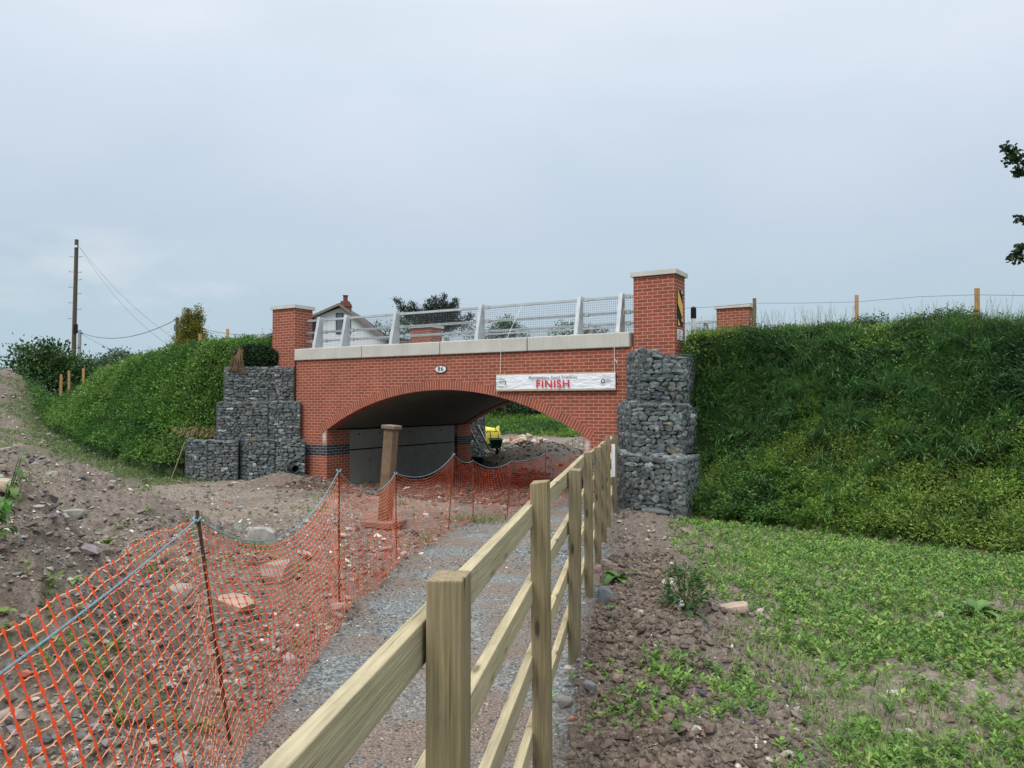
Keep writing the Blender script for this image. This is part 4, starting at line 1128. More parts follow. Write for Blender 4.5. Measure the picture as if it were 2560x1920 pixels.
def rock(px, py, Y, w, h, col, label, d=None, seed=1, name='rock', z=None, sharp=0.5, cat='rock', rz=None):
    """one larger stone with a chipped outline"""
    r = np.random.default_rng(seed)
    p = at(px, py, Y); x, y = p.x, p.y; g = gz(x, y) if z is None else z
    v, f = ico()
    # subdivide once for a better outline
    vs = [tuple(a) for a in v]; mid = {}
    nf = []
    def md(a, b):
        key = (min(a, b), max(a, b))
        if key not in mid:
            q = (np.array(vs[a]) + np.array(vs[b])) / 2; vs.append(tuple(q / np.linalg.norm(q))); mid[key] = len(vs) - 1
        return mid[key]
    for a, b, c in f:
        ab, bc, ca = md(a, b), md(b, c), md(c, a); nf += [(a, ab, ca), (b, bc, ab), (c, ca, bc), (ab, bc, ca)]
    q = np.array(vs); q = np.sign(q) * np.abs(q) ** sharp
    # cut with a few random planes for facets
    for _ in range(7):
        n = r.normal(size=3); n /= np.linalg.norm(n); dd = q @ n; lim = r.uniform(0.62, 0.95) * dd.max(); q = q - np.outer(np.maximum(dd - lim, 0), n)
    q = q * (1 + r.uniform(-0.05, 0.05, (len(q), 1)))
    q = q * np.array([w / 2, (d or w * 0.7) / 2, h / 2]) / np.abs(q).max(0)
    me = bpy.data.meshes.new(name); me.from_pydata([tuple(a) for a in q], [], [tuple(a) for a in nf]); me.update()
    key = 'rock_%.2f_%.2f_%.2f' % col
    if key not in M: M[key] = simple('rock_stone', col, 0.85, 0, 0.25, 9, 0.006)
    o = link(name, me, M[key]); o.location = (x, y, g + h * 0.32); o.rotation_euler = (r.uniform(-.15, .15), r.uniform(-.15, .15), r.uniform(0, 6.28) if rz is None else rz)
    return tag(o, label, cat)
grey, buff, pink, slate = (0.25, 0.24, 0.21), (0.36, 0.29, 0.21), (0.36, 0.25, 0.19), (0.115, 0.135, 0.14)
rock(656, 1352, 9.2, 0.34, 0.30, (0.34, 0.32, 0.29), 'large pale block of broken concrete behind the orange netting', seed=3, sharp=0.35, rz=0.5)
rock(598, 1305, 10.6, 0.14, 0.13, (0.25, 0.27, 0.25), 'small square grey block just above the sagging blue rope', seed=4, sharp=0.2, rz=0.2)
rock(595, 1500, 5.9, 0.36, 0.16, pink, 'flat pinkish slab seen through the netting right of the leaning pin', seed=5, rz=-0.5)
rock(455, 1455, 5.4, 0.24, 0.15, grey, 'rough grey stone behind the netting left of the leaning pin', seed=6)
rock(700, 1440, 7.1, 0.30, 0.22, grey, 'mossy grey boulder half hidden in the netting near the middle pin', seed=16)
rock(725, 1640, 4.9, 0.13, 0.09, (0.30, 0.27, 0.26), 'fist-sized stone inside the netting close to the path edge', seed=7)
rock(850, 1497, 6.35, 0.14, 0.08, (0.30, 0.27, 0.25), 'stone lying at the foot of the second netting pin', seed=8)
rock(10, 1320, 4.4, 0.18, 0.10, buff, 'pale broken brick on the spoil heap at the left edge', seed=9, rz=0.1)
rock(190, 1285, 8.3, 0.24, 0.14, grey, 'grey slab half buried in the spoil heap', seed=10, rz=0.3)
rock(135, 1170, 10.0, 0.18, 0.14, (0.27, 0.25, 0.2), 'rounded stone standing on the crest of the spoil heap', seed=11)
rock(545, 1192, 12.5, 0.22, 0.09, (0.33, 0.27, 0.22), 'flat stone on the track before the left gabions', seed=12)
rock(1672, 1292, 13.9, 0.42, 0.24, buff, 'tan boulder at the foot of the right gabions', d=0.3, seed=13, rz=0.2)
rock(1640, 1312, 13.2, 0.55, 0.08, slate, 'flat spread of slate below the tan boulder', d=0.25, seed=17, rz=-0.4)
rock(1512, 1505, 6.6, 0.155, 0.17, slate, 'pointed blue-grey slate beside the timber fence', seed=14, sharp=0.7)
rock(1492, 1410, 8.1, 0.15, 0.09, (0.27, 0.20, 0.16), 'brown stone by the fence next to the broad-leaved dock', seed=15)
rock(1515, 1400, 8.4, 0.16, 0.09, (0.25, 0.20, 0.165), 'flat reddish stone behind the brown one by the fence', seed=18)
rock(1830, 1537, 6.2, 0.26, 0.075, (0.36, 0.27, 0.21), 'long tan stone at the edge of the green weeds', d=0.12, seed=19, rz=0.1)
rock(1410, 1725, 4.4, 0.10, 0.07, (0.26, 0.24, 0.215), 'angular grey stone beside the nearest visible fence post foot', seed=20)
rock(1472, 1700, 4.55, 0.085, 0.07, (0.17, 0.165, 0.17), 'dark stone right of the angular grey stone near the fence', seed=21)
rock(2045, 1610, 5.2, 0.10, 0.055, (0.40, 0.34, 0.28), 'pale flint among the low green weeds', seed=22)
rock(1965, 1915, 3.55, 0.055, 0.04, (0.36, 0.35, 0.32), 'small pale pebble at the bottom edge of the weeds', seed=23)
rock(1428, 1755, 4.2, 0.030, 0.028, (0.60, 0.20, 0.10), 'orange brick fragment in the loose soil by the fence', seed=24)

# ------------------------------------------------------------------ stone pillar on its slab
sp = empty('stone_pillar', (-2.02, 12.0, gz(-2.02, 12.0)), -0.42, 'leaning square brown sandstone pillar with a capstone, standing on a slab', 'pillar')
M['sand'] = simple('brown_sandstone', (0.165, 0.108, 0.066), 0.9, 0, 0.3, 5, 0.006)
M['sand2'] = simple('pink_sandstone', (0.195, 0.130, 0.095), 0.9, 0, 0.18, 7, 0.005)
m = MB(); m.box(-0.085, 0.085, -0.085, 0.085, 0.14, 1.60); sh = m.build('shaft', M['sand'], sp, bevel=0.006); sh.rotation_euler = (0.0, R_(4.6), 0)
m = MB(); m.box(-0.120, 0.120, -0.120, 0.120, 1.60, 1.66); cp = m.build('capstone', M['sand2'], sp, bevel=0.012); cp.rotation_euler = (0.0, R_(4.6), 0)
m = MB(); m.box(-0.27, 0.27, -0.25, 0.25, 0.06, 0.155); m.build('slab', M['sand2'], sp, bevel=0.014)
v, f = ico(); bb = rocks(np.array([(-0.17, -0.15, 0.03), (0.05, -0.2, 0.0), (0.2, -0.1, 0.02), (0.15, 0.15, 0.03), (-0.15, 0.15, 0.02)]), np.array([[.12, .1, .05], [.13, .09, .06], [.1, .1, .05], [.1, .1, .05], [.1, .1, .05]]), vary((0.16, 0.10, 0.075), 5, .2))
bulk('rubble_foot', bb[0], bb[1], M['stone'], sp, bb[2])

# ------------------------------------------------------------------ pipes, barrow, bag, ladder, rubble beyond the arch
M['pipe'] = simple('black_pipe', (0.016, 0.017, 0.018), 0.4, 0, 0.1, 4)
M['pipein'] = simple('green_pipe_lining', (0.012, 0.06, 0.055), 0.5)
def pipe(x, y, z, r, L, ax, label):
    root = empty('drainage_pipe', (x, y, z), ax, label, 'pipe')
    m = MB(); n = 20; prof = []
    for k in range(int(L / 0.03)): prof += [(k * 0.03, r), (k * 0.03 + 0.008, r * 1.06), (k * 0.03 + 0.02, r * 1.06), (k * 0.03 + 0.026, r)]
    vs = [(rr * math.cos(2 * math.pi * j / n), a, rr * math.sin(2 * math.pi * j / n)) for a, rr in prof for j in range(n)]
    fs = [(i * n + j, i * n + (j + 1) % n, (i + 1) * n + (j + 1) % n, (i + 1) * n + j) for i in range(len(prof) - 1) for j in range(n)]
    m.add(vs, fs); m.build('pipe_wall', M['pipe'], root, smooth=True)
    m = MB(); prof = [(0, r), (0, r * 0.88), (L * 0.9, r * 0.86)]
    vs = [(rr * math.cos(2 * math.pi * j / n), a, rr * math.sin(2 * math.pi * j / n)) for a, rr in prof for j in range(n)]
    fs = [(i * n + (j + 1) % n, i * n + j, (i + 1) * n + j, (i + 1) * n + (j + 1) % n) for i in range(2) for j in range(n)] + [tuple(2 * n + j for j in range(n))]
    m.add(vs, fs); m.build('pipe_lining', M['pipein'], root, smooth=True)
pipe(-5.72, 20.02, -1.74, 0.10, 0.5, 0.55, 'black corrugated pipe end poking out below the left gabions')
p = at(1203, 1152, 24.9); pipe(p.x, p.y, p.z, 0.125, 0.45, 0.6, 'black pipe end seen through the arch beside the far gabion')
# wheelbarrow, seen from the front
M['green'] = simple('green_plastic', (0.004, 0.085, 0.045), 0.45, 0, 0.1)
gx, gy = at(1240, 1100, 25.6).x, 25.6; gzz = at(1240, 1127, 25.6).z
wb = empty('wheelbarrow', (gx, gy, gzz), 0.1, 'green wheelbarrow standing on the earth beyond the arch', 'wheelbarrow')
m = MB(); a = [(-0.145, -0.14), (0.145, -0.14), (0.145, 0.30), (-0.145, 0.30)]; b = [(-0.205, -0.36), (0.205, -0.36), (0.22, 0.48), (-0.22, 0.48)]
m.add([(p_[0], p_[1], 0.10) for p_ in a] + [(p_[0], p_[1], 0.39 + (0.02 if i > 1 else 0)) for i, p_ in enumerate(b)], [(3, 2, 1, 0)] + [(i, (i + 1) % 4, 4 + (i + 1) % 4, 4 + i) for i in range(4)])
o = m.build('tub', M['green'], wb); sdm = o.modifiers.new('solid', 'SOLIDIFY'); sdm.thickness = 0.008
m = MB(); m.tube([(x_, y_, 0.40) for x_, y_ in ((-.21, -.37), (.21, -.37), (.225, .49), (-.225, .49), (-.21, -.37))], 0.011, 5); m.build('rim', M['white'], wb)
m = MB()
m.tube([(-0.12, -0.5, 0.1), (-0.13, 0.2, 0.12), (-0.135, 0.75, 0.55), (-0.135, 0.80, 0.62), (0.135, 0.80, 0.62), (0.135, 0.75, 0.55), (0.13, 0.2, 0.12), (0.12, -0.5, 0.1)], 0.014, 6); m.build('handle_frame', M['black'], wb)
for sx in (-0.14, 0.14):
    m = MB(); m.tube([(sx, 0.25, 0.14), (sx, 0.32, -0.08)], 0.013, 5); m.build('leg', M['black'], wb)
m = MB(); m.tube([(-0.035, -0.48, 0.06), (0.035, -0.48, 0.06)], 0.14, 16); m.build('wheel', M['black'], wb)
# bulk bag
M['bag'] = simple('yellow_woven_bag', (0.78, 0.68, 0.10), 0.7, 0, 0.12, 7, 0.03)
bgx, bgy = at(1224, 1100, 29.5).x, 29.5; bz = at(1224, 1108, 29.5).z
bag = empty('bulk_bag', (bgx, bgy, bz), 0.15, 'slumped yellow builders bulk bag beyond the arch', 'bulk bag')
m = MB(); n = 28; rows = 9; vs = []
for j in range(rows):
    q = j / (rows - 1); hz = 0.62 * q
    for i in range(n):
        a = 2 * math.pi * i / n; r = 0.38 * (0.92 + 0.13 * math.sin(math.pi * q)) / (abs(math.cos(a)) ** 4 + abs(math.sin(a)) ** 4) ** 0.25
        vs.append((r * math.cos(a) + 0.02 * math.sin(5 * a + q * 9), r * math.sin(a), hz + (0.07 * math.cos(2 * a + 0.4) if q > 0.8 else 0) + 0.015 * math.sin(7 * a)))
m.add(vs, [(j * n + i, j * n + (i + 1) % n, (j + 1) * n + (i + 1) % n, (j + 1) * n + i) for j in range(rows - 1) for i in range(n)] + [tuple((rows - 1) * n + i for i in range(n))])
m.build('sack', M['bag'], bag, smooth=True)
for a in ((-0.33, -0.3), (0.2, -0.34)):
    m = MB(); m.tube([(a[0], a[1], 0.1), (a[0] + .01, a[1] - .03, 0.5), (a[0] - 0.03, a[1] + .02, 0.75)], 0.012, 5); m.build('lifting_strap', M['black'], bag)
m = MB(); m.tube([(-0.1 + 0.1 * math.cos(t), -0.39, 0.48 + 0.035 * math.sin(2 * t)) for t in np.linspace(0, 5.5, 14)], 0.008, 4); m.build('print', M['black'], bag)
# ladder
M['alu'] = simple('weathered_aluminium', (0.36, 0.35, 0.32), 0.5, 0.4)
la, lb = at(1182, 1063, 26.5), at(1213, 1126, 26.0)
ld = empty('ladder', lb, 0, 'long ladder leaning against the far gabion beyond the arch', 'ladder')
top = la - lb; side = Vector((0.17, -0.10, 0.0))
for sg in (-1, 1):
    m = MB(); m.beam(side * sg, top + side * sg, 0.03, 0.07); m.build('stile', M['alu'], ld)
for k in range(5):
    m = MB(); c = top * ((k + 0.5) / 5); m.tube([c - side, c + side], 0.013, 5); m.build('rung', M['alu'], ld)
m = MB(); p = at(1198, 1118, 25.5); m.tube([(0, 0, 0), (-0.05, 0, 0.25)], 0.02, 5); m.box(-0.12, 0.02, -0.03, 0.03, 0.25, 0.30); o = m.build('white_tool', M['white']); o.location = p
tag(o, 'small white handled tool standing between far gabion and ladder', 'tool')
# rubble pile
def pile(name, label, cat, px, py, Y, n, rx, ry, h, size, tints, seed):
    r = np.random.default_rng(seed); c = at(px, py, Y); g = gz(c.x, c.y)
    a = r.uniform(0, 6.28, n); q = np.sqrt(r.random(n)); x = q * np.cos(a) * rx; y = q * np.sin(a) * ry; z = h * np.maximum(1 - q * 1.02, 0) * r.uniform(0.55, 1.0, n) + 0.03
    sz = r.uniform(*size, n)
    t = np.array([tints[k] for k in r.integers(0, len(tints), n)]) * r.uniform(0.7, 1.25, (n, 1))
    v, f, tt = rocks(np.stack([x, y, z], 1), sz, t, 0.62)
    o = bulk(name, v, f, M['stone'], None, tt); o.location = (c.x, c.y, g); tag(o, label, cat, kind='stuff')
pile('rubble_heap', 'heap of pale broken stone and brick beyond the arch', 'rubble heap', 1318, 1098, 31.0, 420, 2.1, 1.2, 0.75, (0.06, 0.20), [(0.42, .35, .27), (0.33, .26, .2), (0.25, .24, .22), (0.5, .46, .4), (0.40, .27, .2)], 4)
pile('rubble_spill', 'lower scatter of stones right of the green wheelbarrow', 'rubble', 1275, 1122, 27.0, 120, 0.9, 0.6, 0.3, (0.05, 0.16), [(0.42, .36, .29), (0.33, .28, .22), (0.25, .24, .22)], 5)

# bollard by the right pillar
bo = empty('bollard', at(1735, 830, 16.6), 0, 'black-topped white plastic marker post beside the right pillar', 'marker post')
zt = at(1735, 766, 16.6).z - at(1735, 830, 16.6).z
m = MB(); m.tube([(0, 0, -0.4), (0.0, 0, zt - 0.26)], 0.055, 16); m.build('white_body', M['white'], bo, smooth=False)
m = MB(); m.tube([(0, 0, zt - 0.262), (0, 0, zt - 0.03), (0, 0, zt - 0.008), (0, 0, zt)], [0.062, 0.060, 0.042, 0.02], 16); m.build('black_cap', M['black'], bo, smooth=False)

# fence along the top of the right bank
wf = empty('wire_fence', at(1887, 800, 17.2), 0, 'thin wire strung between three wooden posts along the right bank', 'fence')
WO = Vector(wf.location)
tops = []
for px, py, Y, w in ((1887, 745, 17.2, 0.080), (2143, 737, 16.0, 0.078), (2445, 720, 13.2, 0.084)):
    t_ = at(px, py, Y); m = MB(); g = big_h(np.array([t_.x]), np.array([t_.y]))[0]
    m.tube([(0, 0, float(g) - 0.3), (0.01, 0, t_.z)], w / 2, 9); 
    o = m.build('wooden_post', M['stake'] if px > 2000 else M['post'], wf, bevel=0.0); o.location = Vector((t_.x, t_.y, 0)) - WO
    tops.append(t_)
m = MB()
wp = [at(1706, 770, 16.0), at(1800, 766, 16.9), at(1887, 757, 17.13), at(2010, 757, 16.6), at(2143, 754, 15.93), at(2300, 741, 14.4), at(2445, 736, 13.13), at(2700, 740, 11.5)]
m.tube([p_ - WO for p_ in wp], 0.004, 4); m.build('top_wire', M['wire'], wf)
# stakes on the left
sl_ = [(152, 936, 974, 33.0, 'leftmost of the two stakes standing on the bare grass slope at the left'), (172, 927, 970, 32.4, 'taller of the two stakes standing close together on the bare slope'), (208, 921, 957, 31.5, 'stake in front of the shrub where the green bank begins'),
       (268, 911, 924, 29.5, 'stake top low on the left bank crest, before the farther tree'), (305, 901, 913, 28.6, 'stake top on the crest just right of the farther tree'),
       (397, 868, 885, 27.2, 'short stake poking from weeds left of the thin grey pole'), (499, 834, 852, 26.0, 'stake standing in front of the golden conifer'), (568, 822, 849, 24.6, 'stake on the bank crest midway between conifer and brick pillar')]
for px, py, pb, Y, lb_ in sl_:
    t_ = at(px, py, Y); b_ = at(px, pb, Y); m = MB(); m.box(-0.042, 0.042, -0.04, 0.04, -0.6, t_.z - b_.z); o = m.build('wooden_stake', M['stake'], None, bevel=0.004)
    o.location = b_; o.rotation_euler = (0, random.uniform(-.02, .02), random.uniform(0, 1)); tag(o, lb_, 'stake', 'wooden stakes along the left bank')

# telegraph pole, poles and wires
tp_ = empty('telegraph_pole', at(181, 960, 45), 0, 'tall dark telegraph pole with climbing pegs behind the left shrubs', 'telegraph pole')
TO = Vector(tp_.location)
m = MB(); m.tube([Vector((0, 0, -2.0)), at(186, 597, 45) - TO], [0.135, 0.105], 12); m.build('shaft', M['pole'], tp_)
for k, (py, sg) in enumerate([(641, -1), (641, 1), (679, -1), (680, 1), (699, 1), (718, -1), (734, 1), (757, -1), (773, 1), (797, -1)]):
    c = at(185.5 - (py - 597) * 0.013, py, 45) - TO; m = MB(); m.tube([c, c + Vector((0.36 * sg, 0, 0.02))], 0.014, 4); m.tube([c + Vector((0.36 * sg, 0, 0.0)), c + Vector((0.36 * sg, 0, 0.07))], 0.014, 4); m.build('climbing_peg', M['wire'], tp_)
m = MB(); m.box(-0.13, 0.13, -0.16, -0.1, -0.28, 0.28); o = m.build('equipment_box', M['black'], tp_, bevel=0.04); o.location = at(190, 822, 45) - TO
m = MB(); m.box(-0.09, 0.09, -0.15, -0.11, -0.06, 0.06); o = m.build('pole_plate', M['white'], tp_); o.location = at(187, 615, 45) - TO
g2 = empty('utility_pole', at(197, 880, 52), 0, 'short grey pole standing just right of the telegraph pole', 'pole')
m = MB(); m.tube([(0, 0, -1.5), (0, 0, at(0, 825, 52).z - at(0, 880, 52).z)], 0.115, 10); m.build('shaft', M['alu'], g2)
m = MB(); c = at(202, 833, 52) - Vector(g2.location); m.box(c.x - .2, c.x + .1, -.04, .04, c.z - .04, c.z + .04); m.build('bracket', M['black'], g2)
g3 = empty('utility_pole', at(441, 880, 40), 0, 'grey timber pole standing left of the golden conifer', 'pole')
m = MB(); m.tube([(0, 0, -1.5), (0, 0, at(0, 793, 40).z - at(0, 880, 40).z)], 0.088, 10); m.build('shaft', M['pole'], g3)
m = MB(); m.box(-0.12, 0.02, -0.13, -0.09, 1.1, 1.45); m.build('fuse_box', M['wire'], g3); m = MB(); m.tube([(-0.18, 0, 1.73), (0.18, 0, 1.64)], 0.03, 6); m.build('insulator_arm', M['black'], g3)
def cable(name, pts, r, label):
    m = MB(); o0 = pts[0]; m.tube([p_ - o0 for p_ in pts], r, 4); o = m.build(name, M['wire']); o.location = o0; tag(o, label, 'cable')
def sagc(a, b, s, n=16): return [a.lerp(b, k / n) - Vector((0, 0, s * 4 * (k / n) * (1 - k / n))) for k in range(n + 1)]
cable('overhead_cable', sagc(at(192, 614, 45), at(680, 955, 36), 1.35), 0.011, 'upper of the two thin wires descending from the telegraph pole')
cable('overhead_cable', sagc(at(192, 614, 45), at(600, 930, 37), 1.6), 0.011, 'lower of the two thin wires descending from the telegraph pole')
cable('overhead_cable', sagc(at(204, 833, 52), at(437, 799, 40), 0.62), 0.020, 'thick black cable sagging between the two short poles')
cable('overhead_cable', sagc(at(445, 801, 40), at(700, 832, 34), 0.35), 0.014, 'wire running from the pole by the conifer to the brick pillar')
cable('overhead_cable', sagc(at(204, 836, 52), at(400, 905, 45), 0.3), 0.013, 'thin wire slanting down right of the short grey pole')

# ------------------------------------------------------------------ house behind the bridge
hY = 45.0
ho = empty('house', (-10.3, hY, -1.2), 0, 'white gabled cottage with a red brick chimney behind the bridge', 'house')
HO = Vector((-10.3, hY, -1.2))
M['render'] = simple('white_render', (0.74, 0.76, 0.78), 0.8, 0, 0.04, 2)
M['roof'] = simple('slate_roof', (0.085, 0.08, 0.078), 0.8, 0, 0.25, 9, 0.02)
M['fascia'] = simple('brown_fascia', (0.20, 0.15, 0.12), 0.7)
def hx(px): return (px - 1280) / F * hY + 10.3
def hz(py): return (H0 - py) / F * hY + 1.2
prof = [(hx(785), 0), (hx(962), 0), (hx(962), hz(851)), (hx(849), hz(768)), (hx(785), hz(793))]
m = MB(); n = len(prof); m.add([(p[0], 0, p[1]) for p in prof] + [(p[0], 7, p[1]) for p in prof], [tuple(range(n)), tuple(range(2 * n - 1, n - 1, -1))] + [(i, n + i, n + (i + 1) % n, (i + 1) % n) for i in range(n)])
m.build('walls', M['render'], ho)
m = MB(); m.box(hx(640), hx(785) - 0.05, 1.5, 7, 0, hz(858)); m.build('side_wing', M['render'], ho)
for name, a, b in (('roof_slope', (hx(640), hz(856)), (hx(849), hz(763))), ('roof_slope', (hx(849), hz(763)), (hx(968), hz(853)))):
    m = MB(); th = 0.10; m.add([(a[0], -0.35, a[1]), (b[0], -0.35, b[1]), (b[0], -0.35, b[1] + th), (a[0], -0.35, a[1] + th), (a[0], 7.3, a[1]), (b[0], 7.3, b[1]), (b[0], 7.3, b[1] + th), (a[0], 7.3, a[1] + th)], [(0, 1, 2, 3), (5, 4, 7, 6), (3, 2, 6, 7), (1, 0, 4, 5), (0, 3, 7, 4), (1, 5, 6, 2)])
    o = m.build(name, M['roof'], ho)
    m = MB(); m.add([(a[0], -0.37, a[1] - .06), (b[0], -0.37, b[1] - .06), (b[0], -0.37, b[1] + .10), (a[0], -0.37, a[1] + .10), (a[0], -0.352, a[1] - .06), (b[0], -0.352, b[1] - .06), (b[0], -0.352, b[1] + .10), (a[0], -0.352, a[1] + .10)], [(0, 1, 2, 3), (5, 4, 7, 6), (3, 2, 6, 7), (1, 0, 4, 5)]); m.build('bargeboard', M['fascia'], o)
M['oldbrick'] = simple('sooty_brick', (0.16, 0.062, 0.045), 0.9, 0, 0.3, 8, 0.01)
ch = MB(); ch.box(hx(841), hx(867), 0.6, 1.2, hz(785), hz(753)); ch.box(hx(839.5), hx(868.5), 0.56, 1.24, hz(762), hz(758)); ch.box(hx(844), hx(864), 0.65, 1.15, hz(753), hz(748)); co = ch.build('chimney', M['oldbrick'], ho)
m = MB(); m.tube([(hx(854), 0.9, hz(748)), (hx(854), 0.9, hz(734))], 0.14, 12); m.build('chimney_pot', M['oldbrick'], co)
m = MB(); m.tube([(hx(854), 0.9, hz(734)), (hx(854), 0.9, hz(732.5))], 0.18, 12); m.build('pot_cowl', M['black'], co)
M['glass'] = simple('dark_window_glass', (0.10, 0.13, 0.16), 0.15, 0, 0.2, 1.5)
def window(x0, x1, y0, y1):
    m = MB(); m.box(hx(x0), hx(x1), -0.06, 0.02, hz(y1), hz(y0)); o = m.build('window', M['fascia'] if 0 else M['black'], ho)
    m = MB(); m.box(hx(x0 + 2), hx(x1 - 2), -0.075, -0.061, hz(y1 - 2), hz(y0 + 2)); m.build('pane', M['glass'], o)
window(839, 857, 782, 834); window(863, 876, 792, 834)
m = MB(); m.tube([(hx(787), -0.06, 0.3), (hx(787), -0.06, hz(797))], 0.05, 6); m.build('downpipe', M['black'], ho)
shd = empty('shed', (at(988, 0, 46).x, 46, -1.2), 0, 'dark corrugated shed roof right of the cottage', 'shed')
m = MB(); m.box(-0.75, 0.75, 0, 3, 0, 4.9); m.build('walls', M['fascia'], shd)
m = MB(); w0 = 0.85
for k in range(14):
    x = -w0 + k * 0.122; m.add([(x, -0.2, 4.85), (x + 0.061, -0.2, 4.89), (x + 0.122, -0.2, 4.85), (x, 3.2, 5.35), (x + 0.061, 3.2, 5.39), (x + 0.122, 3.2, 5.35)], [(0, 1, 4, 3), (1, 2, 5, 4)])
m.build('corrugated_roof', M['roof'], shd)

# ------------------------------------------------------------------ trees and shrubs
def limb(m, a, b, r0, r1, seed, n=6, wob=0.08):
    r = random.Random(seed); pts = []; rs = []
    L = (b - a).length
    for k in range(n + 1):
        t = k / n; p = a.lerp(b, t)
        if 0 < k < n: p += Vector((r.uniform(-1, 1), r.uniform(-1, 1), r.uniform(-.5, .8))) * L * wob
        pts.append(p); rs.append(r0 + (r1 - r0) * t)
    m.tube(pts, rs, 6); return pts
def tree(name, base, lobes, nleaf, leaf, cols, label, trunk_r=0.12, seed=1, cat='tree', group=None, shell=0.55, droop=0.0, lean=(0, 0)):
    """base: foot of the trunk; lobes: (dx,dy,dz,rx,rz) leaf masses relative to the foot"""
    global rng
    keep = rng; rng = np.random.default_rng(seed)
    root = empty(name, base, 0, label, cat, group)
    m = MB(); hub = Vector((0, 0, min(l[2] for l in lobes) * 0.6))
    limb(m, Vector((0, 0, -0.6)), hub, trunk_r, trunk_r * 0.75, seed, 3, 0.03)
    for i, l in enumerate(lobes):
        c = Vector(l[:3]); pts = limb(m, hub, c, trunk_r * 0.55, trunk_r * 0.12, seed + i)
        for k in range(4):
            a = random.uniform(0, 6.28); e = c + Vector((math.cos(a) * l[3] * .8, math.sin(a) * l[3] * .8, random.uniform(-.3, .8) * l[4])); limb(m, pts[-2], e, trunk_r * 0.16, trunk_r * 0.03, seed + i * 7 + k, 4)
    m.build('trunk', M['bark'], root, smooth=True)
    V_, F_, T_ = [], [], []; k = 0
    vol = [l[3] * l[3] * l[4] for l in lobes]; tot = sum(v ** 0.7 for v in vol)
    for l, vv in zip(lobes, vol):
        n = int(nleaf * vv ** 0.7 / tot)
        ncl = max(8, n // 26)                                   # leaf sprays
        d = unit(rng.normal(size=(ncl, 3))); rad = (shell + (1 - shell) * rng.random(ncl)) * (1 + 0.22 * rng.normal(size=ncl) * 0.8)
        c = np.array(l[:3])[None] + d * rad[:, None] * np.array([l[3], l[3], l[4]])
        cs = rng.choice(len(cols), ncl); br = rng.uniform(0.7, 1.25, ncl)
        idx = rng.integers(0, ncl, n); sp_ = 0.17 * (l[3] + l[4]) / 2 + leaf
        p = c[idx] + rng.normal(size=(n, 3)) * sp_ * np.array([0.8, 0.8, 0.45])
        dr = unit(d[idx] * 0.8 + rng.normal(size=(n, 3)) * 0.7 - np.array([0, 0, droop]))
        v, f = leaves(p, dr, leaf * rng.uniform(0.7, 1.3, n), leaf * 0.6 * rng.uniform(0.7, 1.2, n))
        t = np.array(cols)[cs[idx]] * br[idx][:, None] * rng.uniform(0.8, 1.2, (n, 1))
        V_.append(v); F_.append(f + k); T_.append(t); k += len(v)
    bulk('crown', np.concatenate(V_), np.concatenate(F_), M['leaf'], root, np.concatenate(T_))
    rng = keep
    return root
DK = [(0.018, 0.050, 0.018), (0.028, 0.068, 0.020), (0.040, 0.088, 0.022)]
MD = [(0.032, 0.085, 0.022), (0.050, 0.115, 0.026), (0.072, 0.145, 0.035)]
LT = [(0.085, 0.130, 0.050), (0.11, 0.16, 0.06), (0.07, 0.12, 0.04)]
GO = [(0.20, 0.20, 0.025), (0.13, 0.15, 0.020), (0.28, 0.25, 0.04), (0.08, 0.10, 0.02)]
GY = [(0.13, 0.155, 0.10), (0.10, 0.13, 0.07), (0.17, 0.19, 0.13)]
b = at(110, 1040, 37)
tree('hazel_shrub', (b.x, b.y, -0.9), [(0.2, 0, 2.2, 1.6, 1.3), (-1.6, 0, 1.8, 1.3, 1.0), (1.5, 0.2, 2.1, 1.2, 1.1), (0.6, -.2, 3.2, 1.1, .8), (-.7, 0, 3.0, 1.0, .8), (1.6, 0, 1.0, 1.2, .9), (-1.0, -.4, 1.0, 1.4, .9), (-2.6, 0, 1.2, 1.1, .9), (2.4, 0, 2.2, .6, .8), (0.2, 0, .7, 1.8, .8)], 19000, 0.17, MD + MD + DK + [(0.09, 0.17, 0.045)], 'large spreading green shrub at the far left below the telegraph pole', 0.12, 31, 'shrub', shell=0.3)
b = at(-70, 1040, 38)
tree('hazel_shrub', (b.x, b.y, -0.9), [(0, 0, 1.6, 1.7, 1.2), (1.2, 0, 1.0, 1.2, .8), (-1, 0, 2.4, 1.2, 1.0)], 5000, 0.17, MD + DK, 'low green shrub running out of the left edge of the picture', 0.12, 32, 'shrub', shell=0.3)
b = at(280, 1000, 52)
tree('round_tree', (b.x, b.y, -1.0), [(0, 0, 3.0, 1.7, 1.3), (-1.1, 0, 2.5, 1.1, 1.0), (0.9, 0, 3.6, 1.1, 1.0), (0.2, 0, 4.0, .8, .7), (1.5, 0, 2.6, .8, .9), (-.5, 0, 1.4, 1.8, 1.0)], 8000, 0.20, [(0.085, 0.13, 0.075), (0.07, 0.115, 0.06), (0.10, 0.15, 0.08)], 'hazy rounded tree between the big shrub and the green bank', 0.15, 33)
b = at(478, 880, 34)
tree('golden_conifer', (b.x, b.y, 0.8), [(0, 0, 1.3, .74, .9), (-.05, 0, 2.0, .58, .8), (-.22, 0, 2.75, .30, .55), (.24, 0, 2.75, .22, .6), (-.2, 0, 3.2, .16, .40), (.27, 0, 3.25, .13, .38), (.35, 0, 1.5, .52, .7), (-.35, 0, 1.5, .50, .8), (0, 0, 2.4, .42, .7)], 30000, 0.075, GO, 'golden conifer with two pointed tops on the left skyline', 0.1, 34, shell=0.3)
